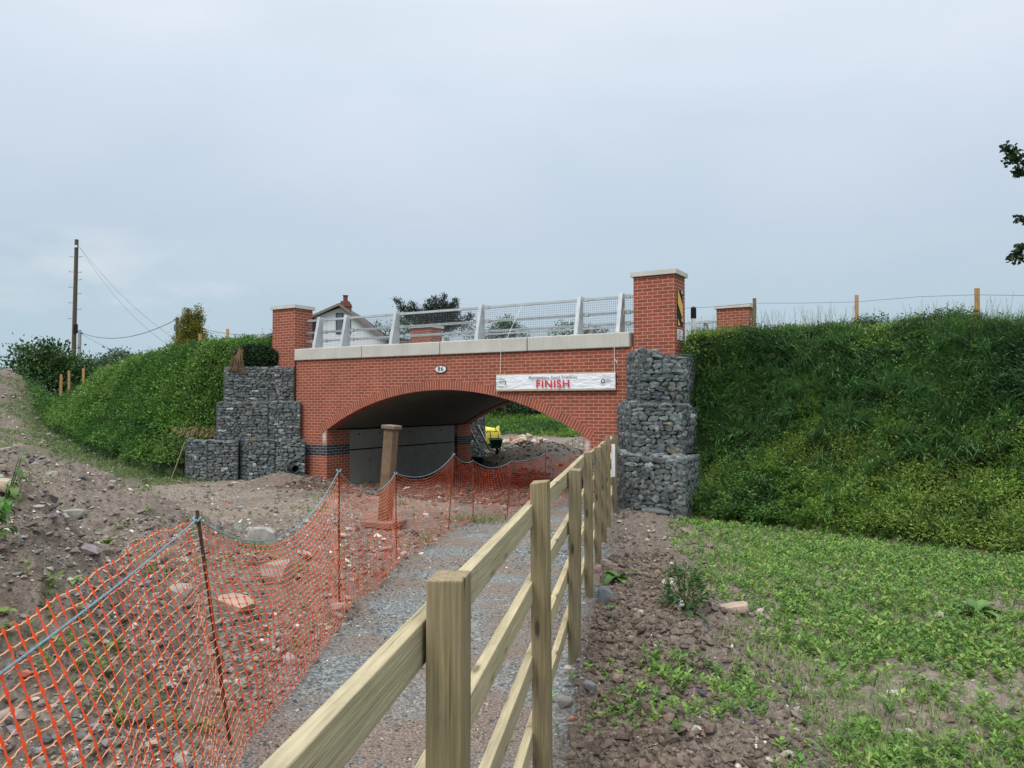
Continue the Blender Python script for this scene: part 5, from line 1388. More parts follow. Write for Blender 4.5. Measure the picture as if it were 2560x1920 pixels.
# dark spruce with separate branch tips
def spruce():
    global rng
    Y = 50.0; base = at(1075, 0, Y); base.z = -1.1
    root = empty('spruce_tree', base, 0, 'dark spruce with ragged upturned branch tips behind the parapet', 'tree')
    m = MB(); m.tube([Vector((0, 0, -.5)), Vector((0.2, 0, 6.2))], [0.25, 0.05], 8)
    V_, F_, T_ = [], [], []; k = 0
    tips = [(988, 746, 1040, 800), (1003, 768, 1040, 815), (1030, 755, 1050, 800), (1020, 765, 1060, 815), (1074, 748, 1078, 800), (1064, 762, 1080, 800), (1088, 758, 1080, 810), (1110, 735, 1100, 800), (1086, 742, 1100, 790), (1113, 752, 1100, 790), (1125, 770, 1100, 800), (1140, 748, 1118, 800), (1132, 757, 1118, 800), (1143, 778, 1110, 815),
            (1178, 785, 1145, 815), (1150, 800, 1110, 830), (1020, 790, 1075, 830), (1000, 800, 1075, 840), (1045, 775, 1075, 815), (1130, 790, 1090, 830), (1135, 800, 1090, 820), (1060, 790, 1090, 825), (1100, 785, 1085, 825), (1120, 800, 1080, 835), (1040, 800, 1085, 835)]
    for i, (tx, ty, bx, by) in enumerate(tips):
        a = at(bx, by, Y + (i % 3 - 1) * 0.6) - base; t = at(tx, ty, Y + (i % 5 - 2) * 0.4) - base
        pts = limb(m, a, t, 0.05, 0.012, 50 + i, 6, 0.03)
        for j in range(len(pts) - 1):
            n = 90; q = np.array(pts[j])[None] + (np.array(pts[j + 1]) - np.array(pts[j]))[None] * rng.random((n, 1))
            wd = 0.05 + 0.30 * (1 - (j + 0.5) / len(pts))
            off = rng.normal(size=(n, 3)) * wd * np.array([1, 1, .55]); off[:, 2] -= wd * 0.3
            d = unit(off + rng.normal(size=(n, 3)) * 0.1 + np.array(t - a)[None] * 0.15)
            v, f = leaves(q + off, d, 0.16 * rng.uniform(.6, 1.2, n), 0.055 * np.ones(n))
            V_.append(v); F_.append(f + k); T_.append(vary((0.022, 0.038, 0.020), n, .35, .1)); k += len(v)
    m.build('trunk', M['bark'], root)
    bulk('needles', np.concatenate(V_), np.concatenate(F_), M['leaf'], root, np.concatenate(T_))
spruce()
b = at(955, 0, 48)
tree('garden_shrub', (b.x, b.y, -1.1), [(0, 0, 5.4, .9, .7), (1.0, 0, 5.9, .7, .6), (-.9, 0, 5.0, .7, .6), (0.4, 0, 4.2, 1.2, 1.0), (1.6, 0, 5.2, .7, 1.2)], 4500, 0.14, GY + MD, 'grey-green shrub between the cottage and the dark spruce', 0.1, 36, 'shrub')
b = at(1190, 0, 47)
tree('garden_shrub', (b.x, b.y, -1.1), [(0, 0, 5.3, .8, .9), (.7, 0, 5.2, .6, .8), (-.6, 0, 5.6, .5, .5), (0, 0, 4.2, 1.0, .9)], 1800, 0.11, GY, 'pale wispy shrub right of the dark spruce', 0.09, 37, 'shrub', shell=0.3)
b = at(1262, 0, 50)
tree('garden_tree', (b.x, b.y, -1.1), [(0, 0, 5.9, .95, .75), (-.8, 0, 5.4, .6, .7), (.7, 0, 5.5, .6, .7), (0.1, 0, 6.4, .6, .45), (0, 0, 4.6, 1.1, .8), (-1.4, 0, 4.7, .8, .5), (1.6, 0, 4.8, .8, .5)], 6500, 0.13, DK + MD, 'dark rounded tree seen through the middle of the parapet mesh', 0.12, 38, shell=0.4)
b = at(1450, 0, 44)
tree('garden_tree', (b.x, b.y, -1.1), [(0, 0, 5.3, .9, .55), (-1.0, 0, 5.2, .7, .5), (.9, 0, 5.1, .8, .5), (1.8, 0, 4.6, .8, .4), (-1.8, 0, 4.6, .8, .4), (0.1, 0, 4.5, 1.4, .5)], 3600, 0.12, LT + MD, 'loose pale green tree near the right end of the parapet', 0.1, 39, shell=0.35)
# sycamore branches entering at the right edge
def sycamore():
    Y = 15.0; base = Vector((14.2, 17.0, 0.9))
    root = empty('sycamore_tree', base, 0, 'tree whose dark leafy twigs reach in at the right edge of the sky', 'tree')
    m = MB(); top = Vector((0.3, 0, 6.5)); limb(m, Vector((0, 0, -0.6)), top, 0.24, 0.10, 3, 6, 0.02)
    V_, F_, T_ = [], [], []; k = 0
    tips = [((2522, 363), 9), ((2541, 372), 9), ((2530, 385), 9), ((2545, 392), 8), ((2550, 418), 6), ((2556, 430), 5), ((2556, 542), 7), ((2535, 641), 9), ((2545, 628), 9), ((2553, 612), 9), ((2557, 640), 9), ((2570, 400), 10), ((2580, 380), 10), ((2590, 430), 12), ((2580, 550), 9), ((2580, 600), 12), ((2575, 630), 12), ((2620, 480), 14), ((2640, 560), 14), ((2650, 400), 16), ((2700, 500), 20), ((2700, 350), 20), ((2750, 620), 20), ((2760, 250), 20), ((2820, 420), 20)]
    for i, ((px, py), w) in enumerate(tips):
        t = at(px, py, Y) - base; a = top * (0.62 + 0.3 * (i % 3) / 3) if py < 500 else Vector((0.1, 0, 3.2))
        mid = at(px + 60, py + 28, Y) - base
        limb(m, a, mid, 0.05, 0.022, 70 + i, 5, 0.05); limb(m, mid, t, 0.018, 0.006, 90 + i, 4, 0.05)
        n = 46 if i < 17 else 220; sp_ = 0.0022 * w * 2.6
        p = np.array(t)[None] + rng.normal(size=(n, 3)) * np.array([sp_ * 1.1, sp_, sp_ * 0.8]) + np.array([[sp_ * .8, 0, -sp_ * .2]])
        v, f = leaves(p, unit(rng.normal(size=(n, 3)) - np.array([0.3, 0, 0.5])), 0.085 * rng.uniform(.7, 1.3, n), 0.075 * np.ones(n))
        V_.append(v); F_.append(f + k); T_.append(vary((0.030, 0.055, 0.022), n, .3, .1)); k += len(v)
    m.build('trunk', M['bark'], root); bulk('crown', np.concatenate(V_), np.concatenate(F_), M['leaf'], root, np.concatenate(T_))
sycamore()
# hedge trees beyond the arch
for i, (px, Y, rr, zz, colr, lb_) in enumerate([(1215, 52, 2.3, 1.6, MD, 'mid green bush left of the others beyond the arch'), (1310, 55, 2.8, 2.2, DK, 'dark tree filling the top of the arch opening'), (1400, 52, 2.4, 2.0, DK, 'dark bush right of centre beyond the arch'), (1140, 54, 2.6, 1.8, DK, 'bush beyond the arch mostly hidden by the far pier'), (1480, 54, 2.6, 2.0, MD, 'bush beyond the arch hidden behind the right haunch')]):
    b = at(px, 0, Y)
    tree('hedge_tree', (b.x, b.y, -1.4), [(0, 0, zz, rr, zz), (rr * .7, -.4, zz * .7, rr * .6, zz * .6), (-rr * .7, -.4, zz * .6, rr * .6, zz * .6), (0, -1, zz * .4, rr * .8, zz * .5)], 4200, 0.22, colr, lb_, 0.15, 60 + i, 'tree', 'trees beyond the arch', shell=0.5)

# ------------------------------------------------------------------ weeds on the banks (stuff)
def clump_cover(cx, cy, n_per, r0, r1, leaf, palette, spn, hfun, seed, droop=0.15, elong=0.42):
    r = np.random.default_rng(seed); N = len(cx)
    z = ground_h(cx, cy)
    rad = r.uniform(r0, r1, N) * (1 + 0.5 * np.clip(spn, -1, 1)); hh = hfun(cx, cy)
    c = np.stack([cx, cy, z + hh + rad * 0.25], 1)
    idx = np.repeat(np.arange(N), n_per); M_ = len(idx)
    d = r.normal(size=(M_, 3)); d[:, 2] = np.abs(d[:, 2]) * 0.9 - 0.12; d[:, 1] -= 0.35; d = unit(d)
    q = r.random(M_) ** 0.45
    p = c[idx] + d * (rad[idx] * q)[:, None] * np.array([1, 1, 0.95])
    dr = unit(d + r.normal(size=(M_, 3)) * 0.55 - np.array([0, 0, droop]))
    pal = np.array(palette); sp = np.clip(((spn + 0.55) * len(pal) * 0.9 + r.normal(size=N) * 0.7).astype(int), 0, len(pal) - 1)
    lsz = leaf * r.uniform(0.7, 1.4, N)
    v, f = leaves(p, dr, lsz[idx] * r.uniform(0.7, 1.25, M_), lsz[idx] * elong * r.uniform(0.7, 1.3, M_))
    t = pal[sp[idx]] * r.uniform(0.72, 1.28, N)[idx][:, None] * r.uniform(0.82, 1.2, (M_, 1))
    return v, f, t
PAL = [(0.0341, 0.0864, 0.0276), (0.0483, 0.1194, 0.0299), (0.071, 0.1626, 0.0322), (0.0966, 0.193, 0.0322), (0.1306, 0.2413, 0.0345), (0.1676, 0.2731, 0.0414), (0.1988, 0.2858, 0.0575)]
def stalks(x, y, z, h, lean, nl, leaf, pal, sp, seed, elong=0.36, spread=0.2):
    """upright stems with pairs of pointed leaves: nettle, cleavers, willowherb"""
    r = np.random.default_rng(seed); N = len(x)
    ax = np.stack([r.normal(0, .22, N) + lean[:, 0], r.normal(0, .22, N) + lean[:, 1], np.ones(N)], 1); ax = unit(ax)
    base = np.stack([x, y, z], 1)
    idx = np.repeat(np.arange(N), nl); t = np.tile(np.linspace(0.15, 1.0, nl), N) + r.normal(0, .02, N * nl)
    az = np.tile(np.arange(nl) * 2.4, N) + r.uniform(0, 6.28, N)[idx]; el = r.normal(spread, .3, N * nl) + 0.5 * np.clip(t - .8, 0, 1) * 5 * .4
    d = unit(np.stack([np.cos(az) * np.cos(el), np.sin(az) * np.cos(el), np.sin(el)], 1) + ax[idx] * 0.25)
    p = base[idx] + ax[idx] * (h[idx] * t)[:, None]
    L = leaf[idx] * r.uniform(.7, 1.25, N * nl) * (1.12 - 0.5 * t)
    v, f = leaves(p, d, L, L * elong * r.uniform(.7, 1.3, N * nl), 0.3, n=np.tile([[0, 0, 1.0]], (N * nl, 1)) + r.normal(size=(N * nl, 3)) * .35)
    pal = np.array(pal); c = pal[np.clip((sp * len(pal)).astype(int), 0, len(pal) - 1)] * r.uniform(.75, 1.3, (N, 1))
    tt = c[idx] * r.uniform(.85, 1.15, (N * nl, 1))
    # stems as thin three-sided prisms
    a0 = base; a1 = base + ax * h[:, None]; w = np.array([[.003, 0, 0], [-.0015, .0026, 0], [-.0015, -.0026, 0]])
    sv = np.concatenate([a0[:, None] + w[None], a1[:, None] + w[None] * .5], 1).reshape(-1, 3); q = np.arange(N)[:, None] * 6
    sf = np.concatenate([q + np.array([[0, 1, 4, 3]]), q + np.array([[1, 2, 5, 4]]), q + np.array([[2, 0, 3, 5]])], 1).reshape(-1, 4)
    return cat3([(v, f, tt), (sv, sf, np.repeat(c * np.array([[1.3, 1.0, 1.0]]), 3, 0))])
def rb_ok(x, y, band=1.1, wmin=0.02):
    wr = masks(x, y)[0]; s, t = st(x, y); dc, _ = pdist(x, y, R_CREST[3:])
    return (wr > wmin) & ((wr < 0.999) | (dc < band)) & ~((t > -0.06) & (t < 7.1) & (s < 6.0)) & ~((x < 3.15) & (y > 12.95)) & ~((x < 3.5) & (y > 14.5)) & (np.abs(x) < y * 0.77), wr
def right_bank():
    V_ = []
    # low leafy understorey
    x = rng.uniform(2.9, 14.5, 60000); y = rng.uniform(5.5, 18.5, 60000); ok, wr = rb_ok(x, y); x, y, wr = x[ok][:2600], y[ok][:2600], wr[ok][:2600]
    spn = fbm(x * 0.7, y * 0.7, 3, 101) * 1.2 + 0.0
    V_.append(clump_cover(x, y, 44, 0.09, 0.22, 0.055, PAL, spn, lambda a, b: 0.02 + 0.16 * (fbm(a * 1.6, b * 1.6, 3, 103) + 0.4), 201))
    # stalked weeds
    x = rng.uniform(2.9, 14.5, 200000); y = rng.uniform(5.5, 18.5, 200000); ok, wr = rb_ok(x, y); x, y, wr = x[ok][:13500], y[ok][:13500], wr[ok][:13500]
    n1 = fbm(x * .8, y * .8, 3, 151); n2 = fbm(x * 2.4, y * 2.4, 2, 153)
    h = np.clip(0.28 + 0.85 * n1 + 0.35 * n2 + rng.normal(0, .08, len(x)), .08, .80) * (0.45 + 0.55 * sst(0.0, 0.25, wr))
    h = np.where(wr > 0.9, h * (0.42 + 0.4 * sst(5.3, 7.0, x)), h)
    sp = np.clip(0.52 + 1.15 * fbm(x * .8 + 7, y * .8, 3, 155) - 0.18 * sst(.3, .9, wr) + rng.normal(0, .10, len(x)), 0, .999)
    leaf = np.where(fbm(x * .9, y * .9, 2, 157) > 0.0, 0.098, 0.056) * rng.uniform(.8, 1.3, len(x))
    lean = np.tile([[-0.10, -0.45]], (len(x), 1)) * (1 - 0.9 * (wr > .97))[:, None]
    V_.append(stalks(x, y, ground_h(x, y), h, lean, 13, leaf, PAL, sp, 205))
    # plants leaning over the gabions and round the pillar foot
    ex = np.concatenate([rng.uniform(3.05, 3.5, 80), rng.uniform(3.3, 3.8, 110), rng.uniform(3.55, 4.3, 160)]); ey = np.concatenate([rng.uniform(12.9, 14.2, 80), rng.uniform(14.2, 15.4, 110), rng.uniform(14.7, 15.25, 160)])
    V_.append(stalks(ex, ey, ground_h(ex, ey) + rng.uniform(-.1, .1, len(ex)), rng.uniform(.25, .6, len(ex)), np.tile([[-.45, -.35]], (len(ex), 1)), 14, .06 * np.ones(len(ex)), PAL, rng.uniform(.1, .6, len(ex)), 207))
    # long grass, in drifts and along the crest
    n = 120000; x = rng.uniform(3.0, 14.0, n); y = rng.uniform(6, 17.5, n); ok, wr = rb_ok(x, y, 0.9, 0.05)
    g = fbm(x * 0.7 + 9, y * 0.7, 3, 105) + 0.45 * sst(5.5, 8.5, x) * sst(0.5, 0.9, wr) - 0.25 * (1 - sst(0.15, 0.45, wr)) + 0.02
    ok &= (g > 0.16) | (rng.random(n) < 0.08)
    x, y, wr = x[ok][:2500], y[ok][:2500], wr[ok][:2500]
    z = ground_h(x, y) + 0.05
    nb = 15; idx = np.repeat(np.arange(len(x)), nb); N = len(idx)
    p = np.stack([x[idx] + rng.normal(0, .04, N), y[idx] + rng.normal(0, .04, N), z[idx]], 1)
    tl = rng.normal(0, .38, (len(x), 2)); d = rng.normal(size=(N, 3)) * 0.15; d[:, 2] = 1.0; d[:, 0] += tl[idx, 0]; d[:, 1] += tl[idx, 1] - 0.34 * (wr[idx] < .97); d = unit(d)
    hh = rng.uniform(0.30, 0.80, len(x))[idx] * rng.uniform(.6, 1.1, N) * np.where(wr[idx] > .9, .45 + .4 * sst(5.3, 7.0, x[idx]), 1)
    v, f = blades(p, d, hh, rng.uniform(0.009, 0.017, N), rng.uniform(0.35, 1.0, N))
    cg = vary((0.092, 0.190, 0.060), len(x), .45, .12)[idx] * rng.uniform(.8, 1.25, (N, 1))
    V_.append((v, f, np.repeat(cg, 3, 0)))
    # feathery seed stems against the sky
    n = 380; i = rng.integers(0, len(x), n * 6); i = i[wr[i] > .9][:n]; sx = x[i] + rng.normal(0, .1, len(i)); sy = y[i]; sz = ground_h(sx, sy)
    V_.append(stalks(sx, sy, sz, rng.uniform(.4, .75, len(i)), np.zeros((len(i), 2)), 16, .022 * np.ones(len(i)), [(0.16, 0.20, 0.10), (0.20, .24, .13)], rng.random(len(i)), 209, elong=.5, spread=.9))
    v, f, t = cat3(V_)
    o = bulk('bank_weeds', v, f, M['leaf'], None, t); tag(o, 'dense nettles, cleavers and coarse grass covering the right bank', 'weeds', kind='stuff')
    # tiny white flower heads
    n = 900; i = rng.integers(0, len(x), n)
    px = x[i] + rng.normal(0, .5, n); py = y[i] + rng.normal(0, .5, n); wr = masks(px, py)[0]; ok = (wr > 0.1) & (wr < 0.98); px, py = px[ok], py[ok]
    pz = ground_h(px, py) + rng.uniform(0.28, 0.5, len(px)); n = len(px)
    v, f = leaves(np.stack([px, py - 0.05, pz], 1), unit(rng.normal(size=(n, 3))), 0.022 * np.ones(n), 0.018 * np.ones(n))
    o = bulk('flower_heads', v, f, M['leaf'], None, vary((0.55, 0.58, 0.42), n, .2)); tag(o, 'tiny pale flower heads dotted through the weeds of the right bank', 'flowers', kind='stuff')
right_bank()
def left_bank():
    n = 60000; x = rng.uniform(-21, -5.6, n); y = rng.uniform(19.5, 33, n)
    wl_ = masks(x, y)[2]; s, t = st(x, y); dc, _ = pdist(x, y, L_CREST[3:])
    ok = (wl_ > 0.02) & ((wl_ < 0.999) | (dc < 1.2)) & ~((t > -0.1) & (s > -6.3)) & ~((x > -7.95) & (y < 21.8))
    x, y, wl_ = x[ok], y[ok], wl_[ok]
    sel = rng.permutation(len(x))[:3600]; x, y, wl_ = x[sel], y[sel], wl_[sel]
    spn = fbm(x * 0.45, y * 0.45, 3, 111) * 1.2 + 0.05 + 0.25 * sst(0.3, 0.0, wl_)
    V_ = [clump_cover(x, y, 30, 0.14, 0.34, 0.085, PAL, spn, lambda a, b: 0.05 + 0.25 * (fbm(a * .8, b * .8, 3, 113) + .4), 211)]
    jx = rng.integers(0, len(x), 7000); lx = x[jx] + rng.normal(0, .15, 7000); ly = y[jx] + rng.normal(0, .15, 7000)
    V_.append(stalks(lx, ly, ground_h(lx, ly), np.clip(.35 + .5 * fbm(lx * .7, ly * .7, 3, 161) + rng.normal(0, .08, 7000), .12, .8), np.tile([[.1, -.4]], (7000, 1)), 10, rng.uniform(.07, .12, 7000), PAL, np.clip(.52 + .9 * fbm(lx * .45, ly * .45, 3, 163) + rng.normal(0, .1, 7000), 0, .999), 213))
    ix = rng.integers(0, len(x), 2600); gx = x[ix] + rng.normal(0, .2, 2600); gy = y[ix] + rng.normal(0, .2, 2600); z = ground_h(gx, gy)
    nb = 9; idx = np.repeat(np.arange(len(gx)), nb); N = len(idx)
    p = np.stack([gx[idx] + rng.normal(0, .07, N), gy[idx] + rng.normal(0, .07, N), z[idx]], 1); d = rng.normal(size=(N, 3)) * 0.4; d[:, 2] = 1; d = unit(d)
    v, f = blades(p, d, rng.uniform(0.25, 0.55, N), rng.uniform(0.012, 0.022, N), rng.uniform(0.4, 1.1, N)); V_.append((v, f, np.repeat(vary((0.060, 0.115, 0.040), N, .3, .1), 3, 0)))
    v, f, t = cat3(V_); t = t * np.array([[0.74, 0.88, 0.95]]); o = bulk('bank_weeds', v, f, M['leaf'], None, t); tag(o, 'dense grass and weeds covering the left bank', 'weeds', kind='stuff')
    # short grass of the verge
    n = 90000; x = rng.uniform(-24, -3.8, n); y = rng.uniform(16.5, 34, n); wl_ = masks(x, y)[2]; dv, _ = pdist(x, y, L_FOOT[6:])
    g = fbm(x * .9, y * .9, 3, 115)
    ok = (wl_ < 0.05) & ((dv < 1.25 + 1.4 * g) | ((g > 0.10) & (x < -8.5) & (dv < 6))) & (np.abs(x) < y * 0.72) & (x < -7.9)
    x, y = x[ok], y[ok]; N = len(x); z = ground_h(x, y)
    d = rng.normal(size=(N, 3)) * 0.5; d[:, 2] = 1; d = unit(d)
    v, f = blades(np.stack([x, y, z], 1), d, rng.uniform(0.05, 0.14, N), 0.02 * np.ones(N), rng.uniform(0.2, 0.9, N))
    o = bulk('verge_grass', v, f, M['leaf'], None, np.repeat(vary((0.115, 0.185, 0.045), N, .3, .1), 3, 0)); tag(o, 'short bright grass along the foot of the left bank', 'grass', kind='stuff')
left_bank()
# dark ivy bush between bank and left pillar, dead stems beside it
iv = empty('ivy_bush', (-7.35, 21.2, 1.0), 0, 'dark glossy ivy bush hugging the left brick pillar above the gabion', 'bush')
n = 3800; a = unit(rng.normal(size=(n, 3))); a[:, 1] = -np.abs(a[:, 1]); c_ = np.array([[0.10, 0.18, 0.30]]) + a * np.array([0.62, 0.28, 0.36]) * rng.uniform(.8, 1.05, (n, 1))
v, f = leaves(c_, unit(a * .5 + rng.normal(size=(n, 3)) * .4 - np.array([0, 0, .6])), 0.07 * rng.uniform(.7, 1.3, n), 0.06 * np.ones(n), n=None)
bulk('foliage', v, f, M['leaf'], iv, vary((0.020, 0.050, 0.016), n, .4, .1))
m = MB(); m.tube([(0, 0.2, -0.3), (0.1, 0.2, 0.3)], 0.03, 6); m.build('stem', M['bark'], iv)
dn = MB(); 
for k in range(38):
    x = random.gauss(0, .13); dn.tube([(x, random.gauss(0, .04), -0.12), (x * 0.6 + 0.03, -0.05, 0.22), (x * 0.2 + 0.10 + random.gauss(0, .02), -0.02, random.uniform(0.35, 0.55))], 0.007, 3, False)
o = dn.build('dead_stems', simple('dead_straw', (0.17, 0.105, 0.06), 0.9, 0, .3)); o.location = (-7.62, 20.9, 1.02); tag(o, 'brown dead stems bundled beside the dark ivy on the left gabion', 'dead plant')
# bare earth lip with roots above the lowest gabion
sn = 170; x = rng.uniform(-9.4, -8.15, sn); y = 20.9 + rng.uniform(0, .35, sn); z = -0.98 + rng.uniform(0, .26, sn)
v, f = leaves(np.stack([x, y, z + .1], 1), unit(np.stack([rng.normal(-.5, .3, sn), rng.normal(-.3, .2, sn), rng.normal(-.8, .2, sn)], 1)), 0.17 * rng.uniform(.5, 1.2, sn), 0.02 * np.ones(sn))
o = bulk('dry_roots', v, f, M['leaf'], None, vary((0.34, 0.21, 0.13), sn, .3)); tag(o, 'dry tan grass and roots hanging above the lowest left gabion', 'dry grass', kind='stuff')
m = MB(); m.tube([(0, 0, 0), (.2, 0, .55), (.36, 0, 1.02)], 0.013, 5); o = m.build('cane', simple('dry_cane', (0.33, 0.27, 0.17), .8)); o.location = (-9.05, 20.1, -2.05); tag(o, 'thin dry cane leaning on the lowest left gabion', 'cane')

# ------------------------------------------------------------------ low weeds on the right field
def rosettes(x, y, size, nl, cols, seed, lift=0.35):
    r = np.random.default_rng(seed); N = len(x); z = ground_h(x, y)
    idx = np.repeat(np.arange(N), nl); M_ = len(idx); a = r.uniform(0, 6.28, N)[idx] + np.tile(np.arange(nl) * 2.4, N) + r.normal(0, .25, M_)
    lay = np.tile(np.linspace(0, 1, nl), N)
    el = lift + r.normal(0, .22, M_) + lay * 0.4
    d = unit(np.stack([np.cos(a) * np.cos(el), np.sin(a) * np.cos(el), np.sin(el)], 1))
    p = np.stack([x, y, z], 1)[idx]; p[:, 2] += size[idx] * (0.25 + 1.1 * lay) 
    up = np.tile(np.array([[0, 0, 1.0]]), (M_, 1)) + r.normal(size=(M_, 3)) * .25
    v, f = leaves(p, d, size[idx] * r.uniform(.7, 1.25, M_), size[idx] * r.uniform(.42, .62, M_), 0.25, n=up)
    c = np.array(cols); t = c[r.integers(0, len(c), N)][idx] * r.uniform(.75, 1.25, N)[idx][:, None] * r.uniform(.88, 1.12, (M_, 1))
    return v, f, t
def field():
    n = 150000; y = 2.0 * (14.5 / 2.0) ** rng.random(n); x = rng.uniform(0, 0.80, n) * y + 0.1
    wr = masks(x, y)[0]; fx = fence_x(y)
    dn_ = fbm(x * 0.9, y * 0.9, 4, 121); dn2 = fbm(x * 3.1, y * 3.1, 3, 123)
    off = x - fx
    far = sst(4.6, 7.5, y)
    edge = off - (1.15 - 0.35 * far) - 0.7 * fbm(x * .8 + 4, y * .8, 3, 125)
    dens = sst(-0.05, 0.9, edge) * (0.50 + 0.35 * far + 0.75 * dn_ + 0.8 * dn2)
    bare = mound(x, y, 3.1, 4.7, 1.2, .6, 0.22, -.3) + mound(x, y, 1.0, 5.2, .7, .7, .8)
    green = mound(x, y, 1.0, 4.35, .42, .34, 0.8) * (dn2 > -.15)
    dens = np.maximum(dens - bare, green)
    ok = (wr < 0.06) & (rng.random(n) < np.clip(dens, 0, 1) * 0.50) & (y < 14.2)
    x, y = x[ok], y[ok]; N = len(x)
    size = (0.0155 + 0.0018 * y) * rng.lognormal(0, .38, N); size = np.minimum(size, 0.055)
    V_ = [rosettes(x, y, size, 7, [(0.125, 0.25, 0.042), (0.095, 0.20, 0.038), (0.16, 0.29, 0.050), (0.19, 0.31, 0.065), (0.24, 0.33, 0.085), (0.11, 0.23, 0.05)], 301)]
    # fine grass between
    n = 22000; y = 2.2 * (13 / 2.2) ** rng.random(n); x = rng.uniform(0, .78, n) * y + .3; wr = masks(x, y)[0]; ok = (wr < .05) & (x - fence_x(y) > 1.0) & (fbm(x, y, 3, 127) > 0.0); x, y = x[ok], y[ok]; N = len(x)
    d = rng.normal(size=(N, 3)) * .4; d[:, 2] = 1; v, f = blades(np.stack([x, y, ground_h(x, y)], 1), unit(d), rng.uniform(.05, .14, N), 0.003 + 0.0006 * y, rng.uniform(.1, .8, N)); V_.append((v, f, np.repeat(vary((0.14, 0.22, 0.05), N, .3), 3, 0)))
    v, f, t = cat3(V_); o = bulk('ground_cover', v, f, M['leaf'], None, t); tag(o, 'carpet of low bright green seedlings on the right', 'ground cover', kind='stuff')
    # scattered weeds and moss patches on the left earth
    n = 2600; y = 2.2 * (17 / 2.2) ** rng.random(n); x = rng.uniform(-.72, -.05, n) * y; wl_ = masks(x, y)[2]
    g = fbm(x * .8, y * .8, 3, 131) + 0.5 * mound(x, y, -3.9, 6.9, .9, 1.0, 1.0) + .35 * mound(x, y, -1.1, 10.6, .5, .6, 1.0)
    ok = (g > 0.22) & (path_mask(x, y) < .2) & (wl_ < .02); x, y = x[ok], y[ok]; N = len(x)
    v, f, t = rosettes(x, y, rng.uniform(.02, .05, N) * (1 + y * .03), 6, [(0.13, 0.20, .045), (.09, .16, .035), (.17, .2, .06)], 303)
    # tufts by the netting
    q = []
    for (px, py, Y, r_, n_) in ((1195, 1272, 13.0, .28, 220), (1000, 1215, 15.5, .14, 70), (640, 1390, 8.6, .22, 90), (235, 1430, 6.9, .35, 120), (330, 1440, 6.6, .25, 90)):
        c = at(px, py, Y); xx = c.x + rng.normal(0, r_, n_); yy = c.y + rng.normal(0, r_, n_); d = rng.normal(size=(n_, 3)) * .4; d[:, 2] = 1
        vv, ff = blades(np.stack([xx, yy, ground_h(xx, yy)], 1), unit(d), rng.uniform(.08, .22, n_), .010 * np.ones(n_), rng.uniform(.2, .9, n_)); q.append((vv, ff, np.repeat(vary((.11, .19, .04), n_, .3), 3, 0)))
    v, f, t = cat3([(v, f, t)] + q); o = bulk('sparse_weeds', v, f, M['leaf'], None, t); tag(o, 'scattered small weeds and grass tufts on the stony earth', 'weeds', kind='stuff')
field()
# grass and scrub beyond the arch
def beyond():
    n = 5200; x = rng.uniform(-9, 12, n); y = rng.uniform(37, 52, n); s, t = st(x, y); ok = (t > 18.5); x, y = x[ok], y[ok]; N = len(x)
    spn = fbm(x * .4, y * .4, 3, 141)
    v, f, tt = clump_cover(x, y, 22, .15, .34, .15, PAL[1:], spn, lambda a, b: -0.1 + .25 * (fbm(a * .5, b * .5, 2, 143) + .3), 401)
    o = bulk('scrub', v, f, M['leaf'], None, tt); tag(o, 'rough green scrub on the far ground seen through the arch', 'scrub', kind='stuff')
beyond()

# ------------------------------------------------------------------ single plants
M['dock'] = tinted('dock_leaf', 0.4, 0.45, 0.25)
def longleaf(p, az, el, L, W, col, droop=0.5, seg=6, wave=0.1):
    """one broad leaf with midrib fold; returns verts, quads, tints"""
    vs = []; h = Vector((math.cos(az), math.sin(az), 0)); s = Vector((-math.sin(az), math.cos(az), 0)); cur = Vector(p); e = el
    for k in range(seg + 1):
        t = k / seg; w = W * (math.sin(math.pi * min(t * 0.93 + 0.07, 1)) ** 0.75) * (1 - 0.25 * t) / 2 if t > 0.02 else W * 0.05
        up = Vector((0, 0, 1)) * w * 0.35
        vs += [cur - s * w + up * (1 + wave * math.sin(k * 3.1)), cur, cur + s * w + up * (1 - wave * math.sin(k * 2.3))]
        cur = cur + (h * math.cos(e) + Vector((0, 0, 1)) * math.sin(e)) * (L / seg); e -= droop / seg * 2
    fs = []
    for k in range(seg): a = k * 3; fs += [(a, a + 1, a + 4, a + 3), (a + 1, a + 2, a + 5, a + 4)]
    return vs, fs
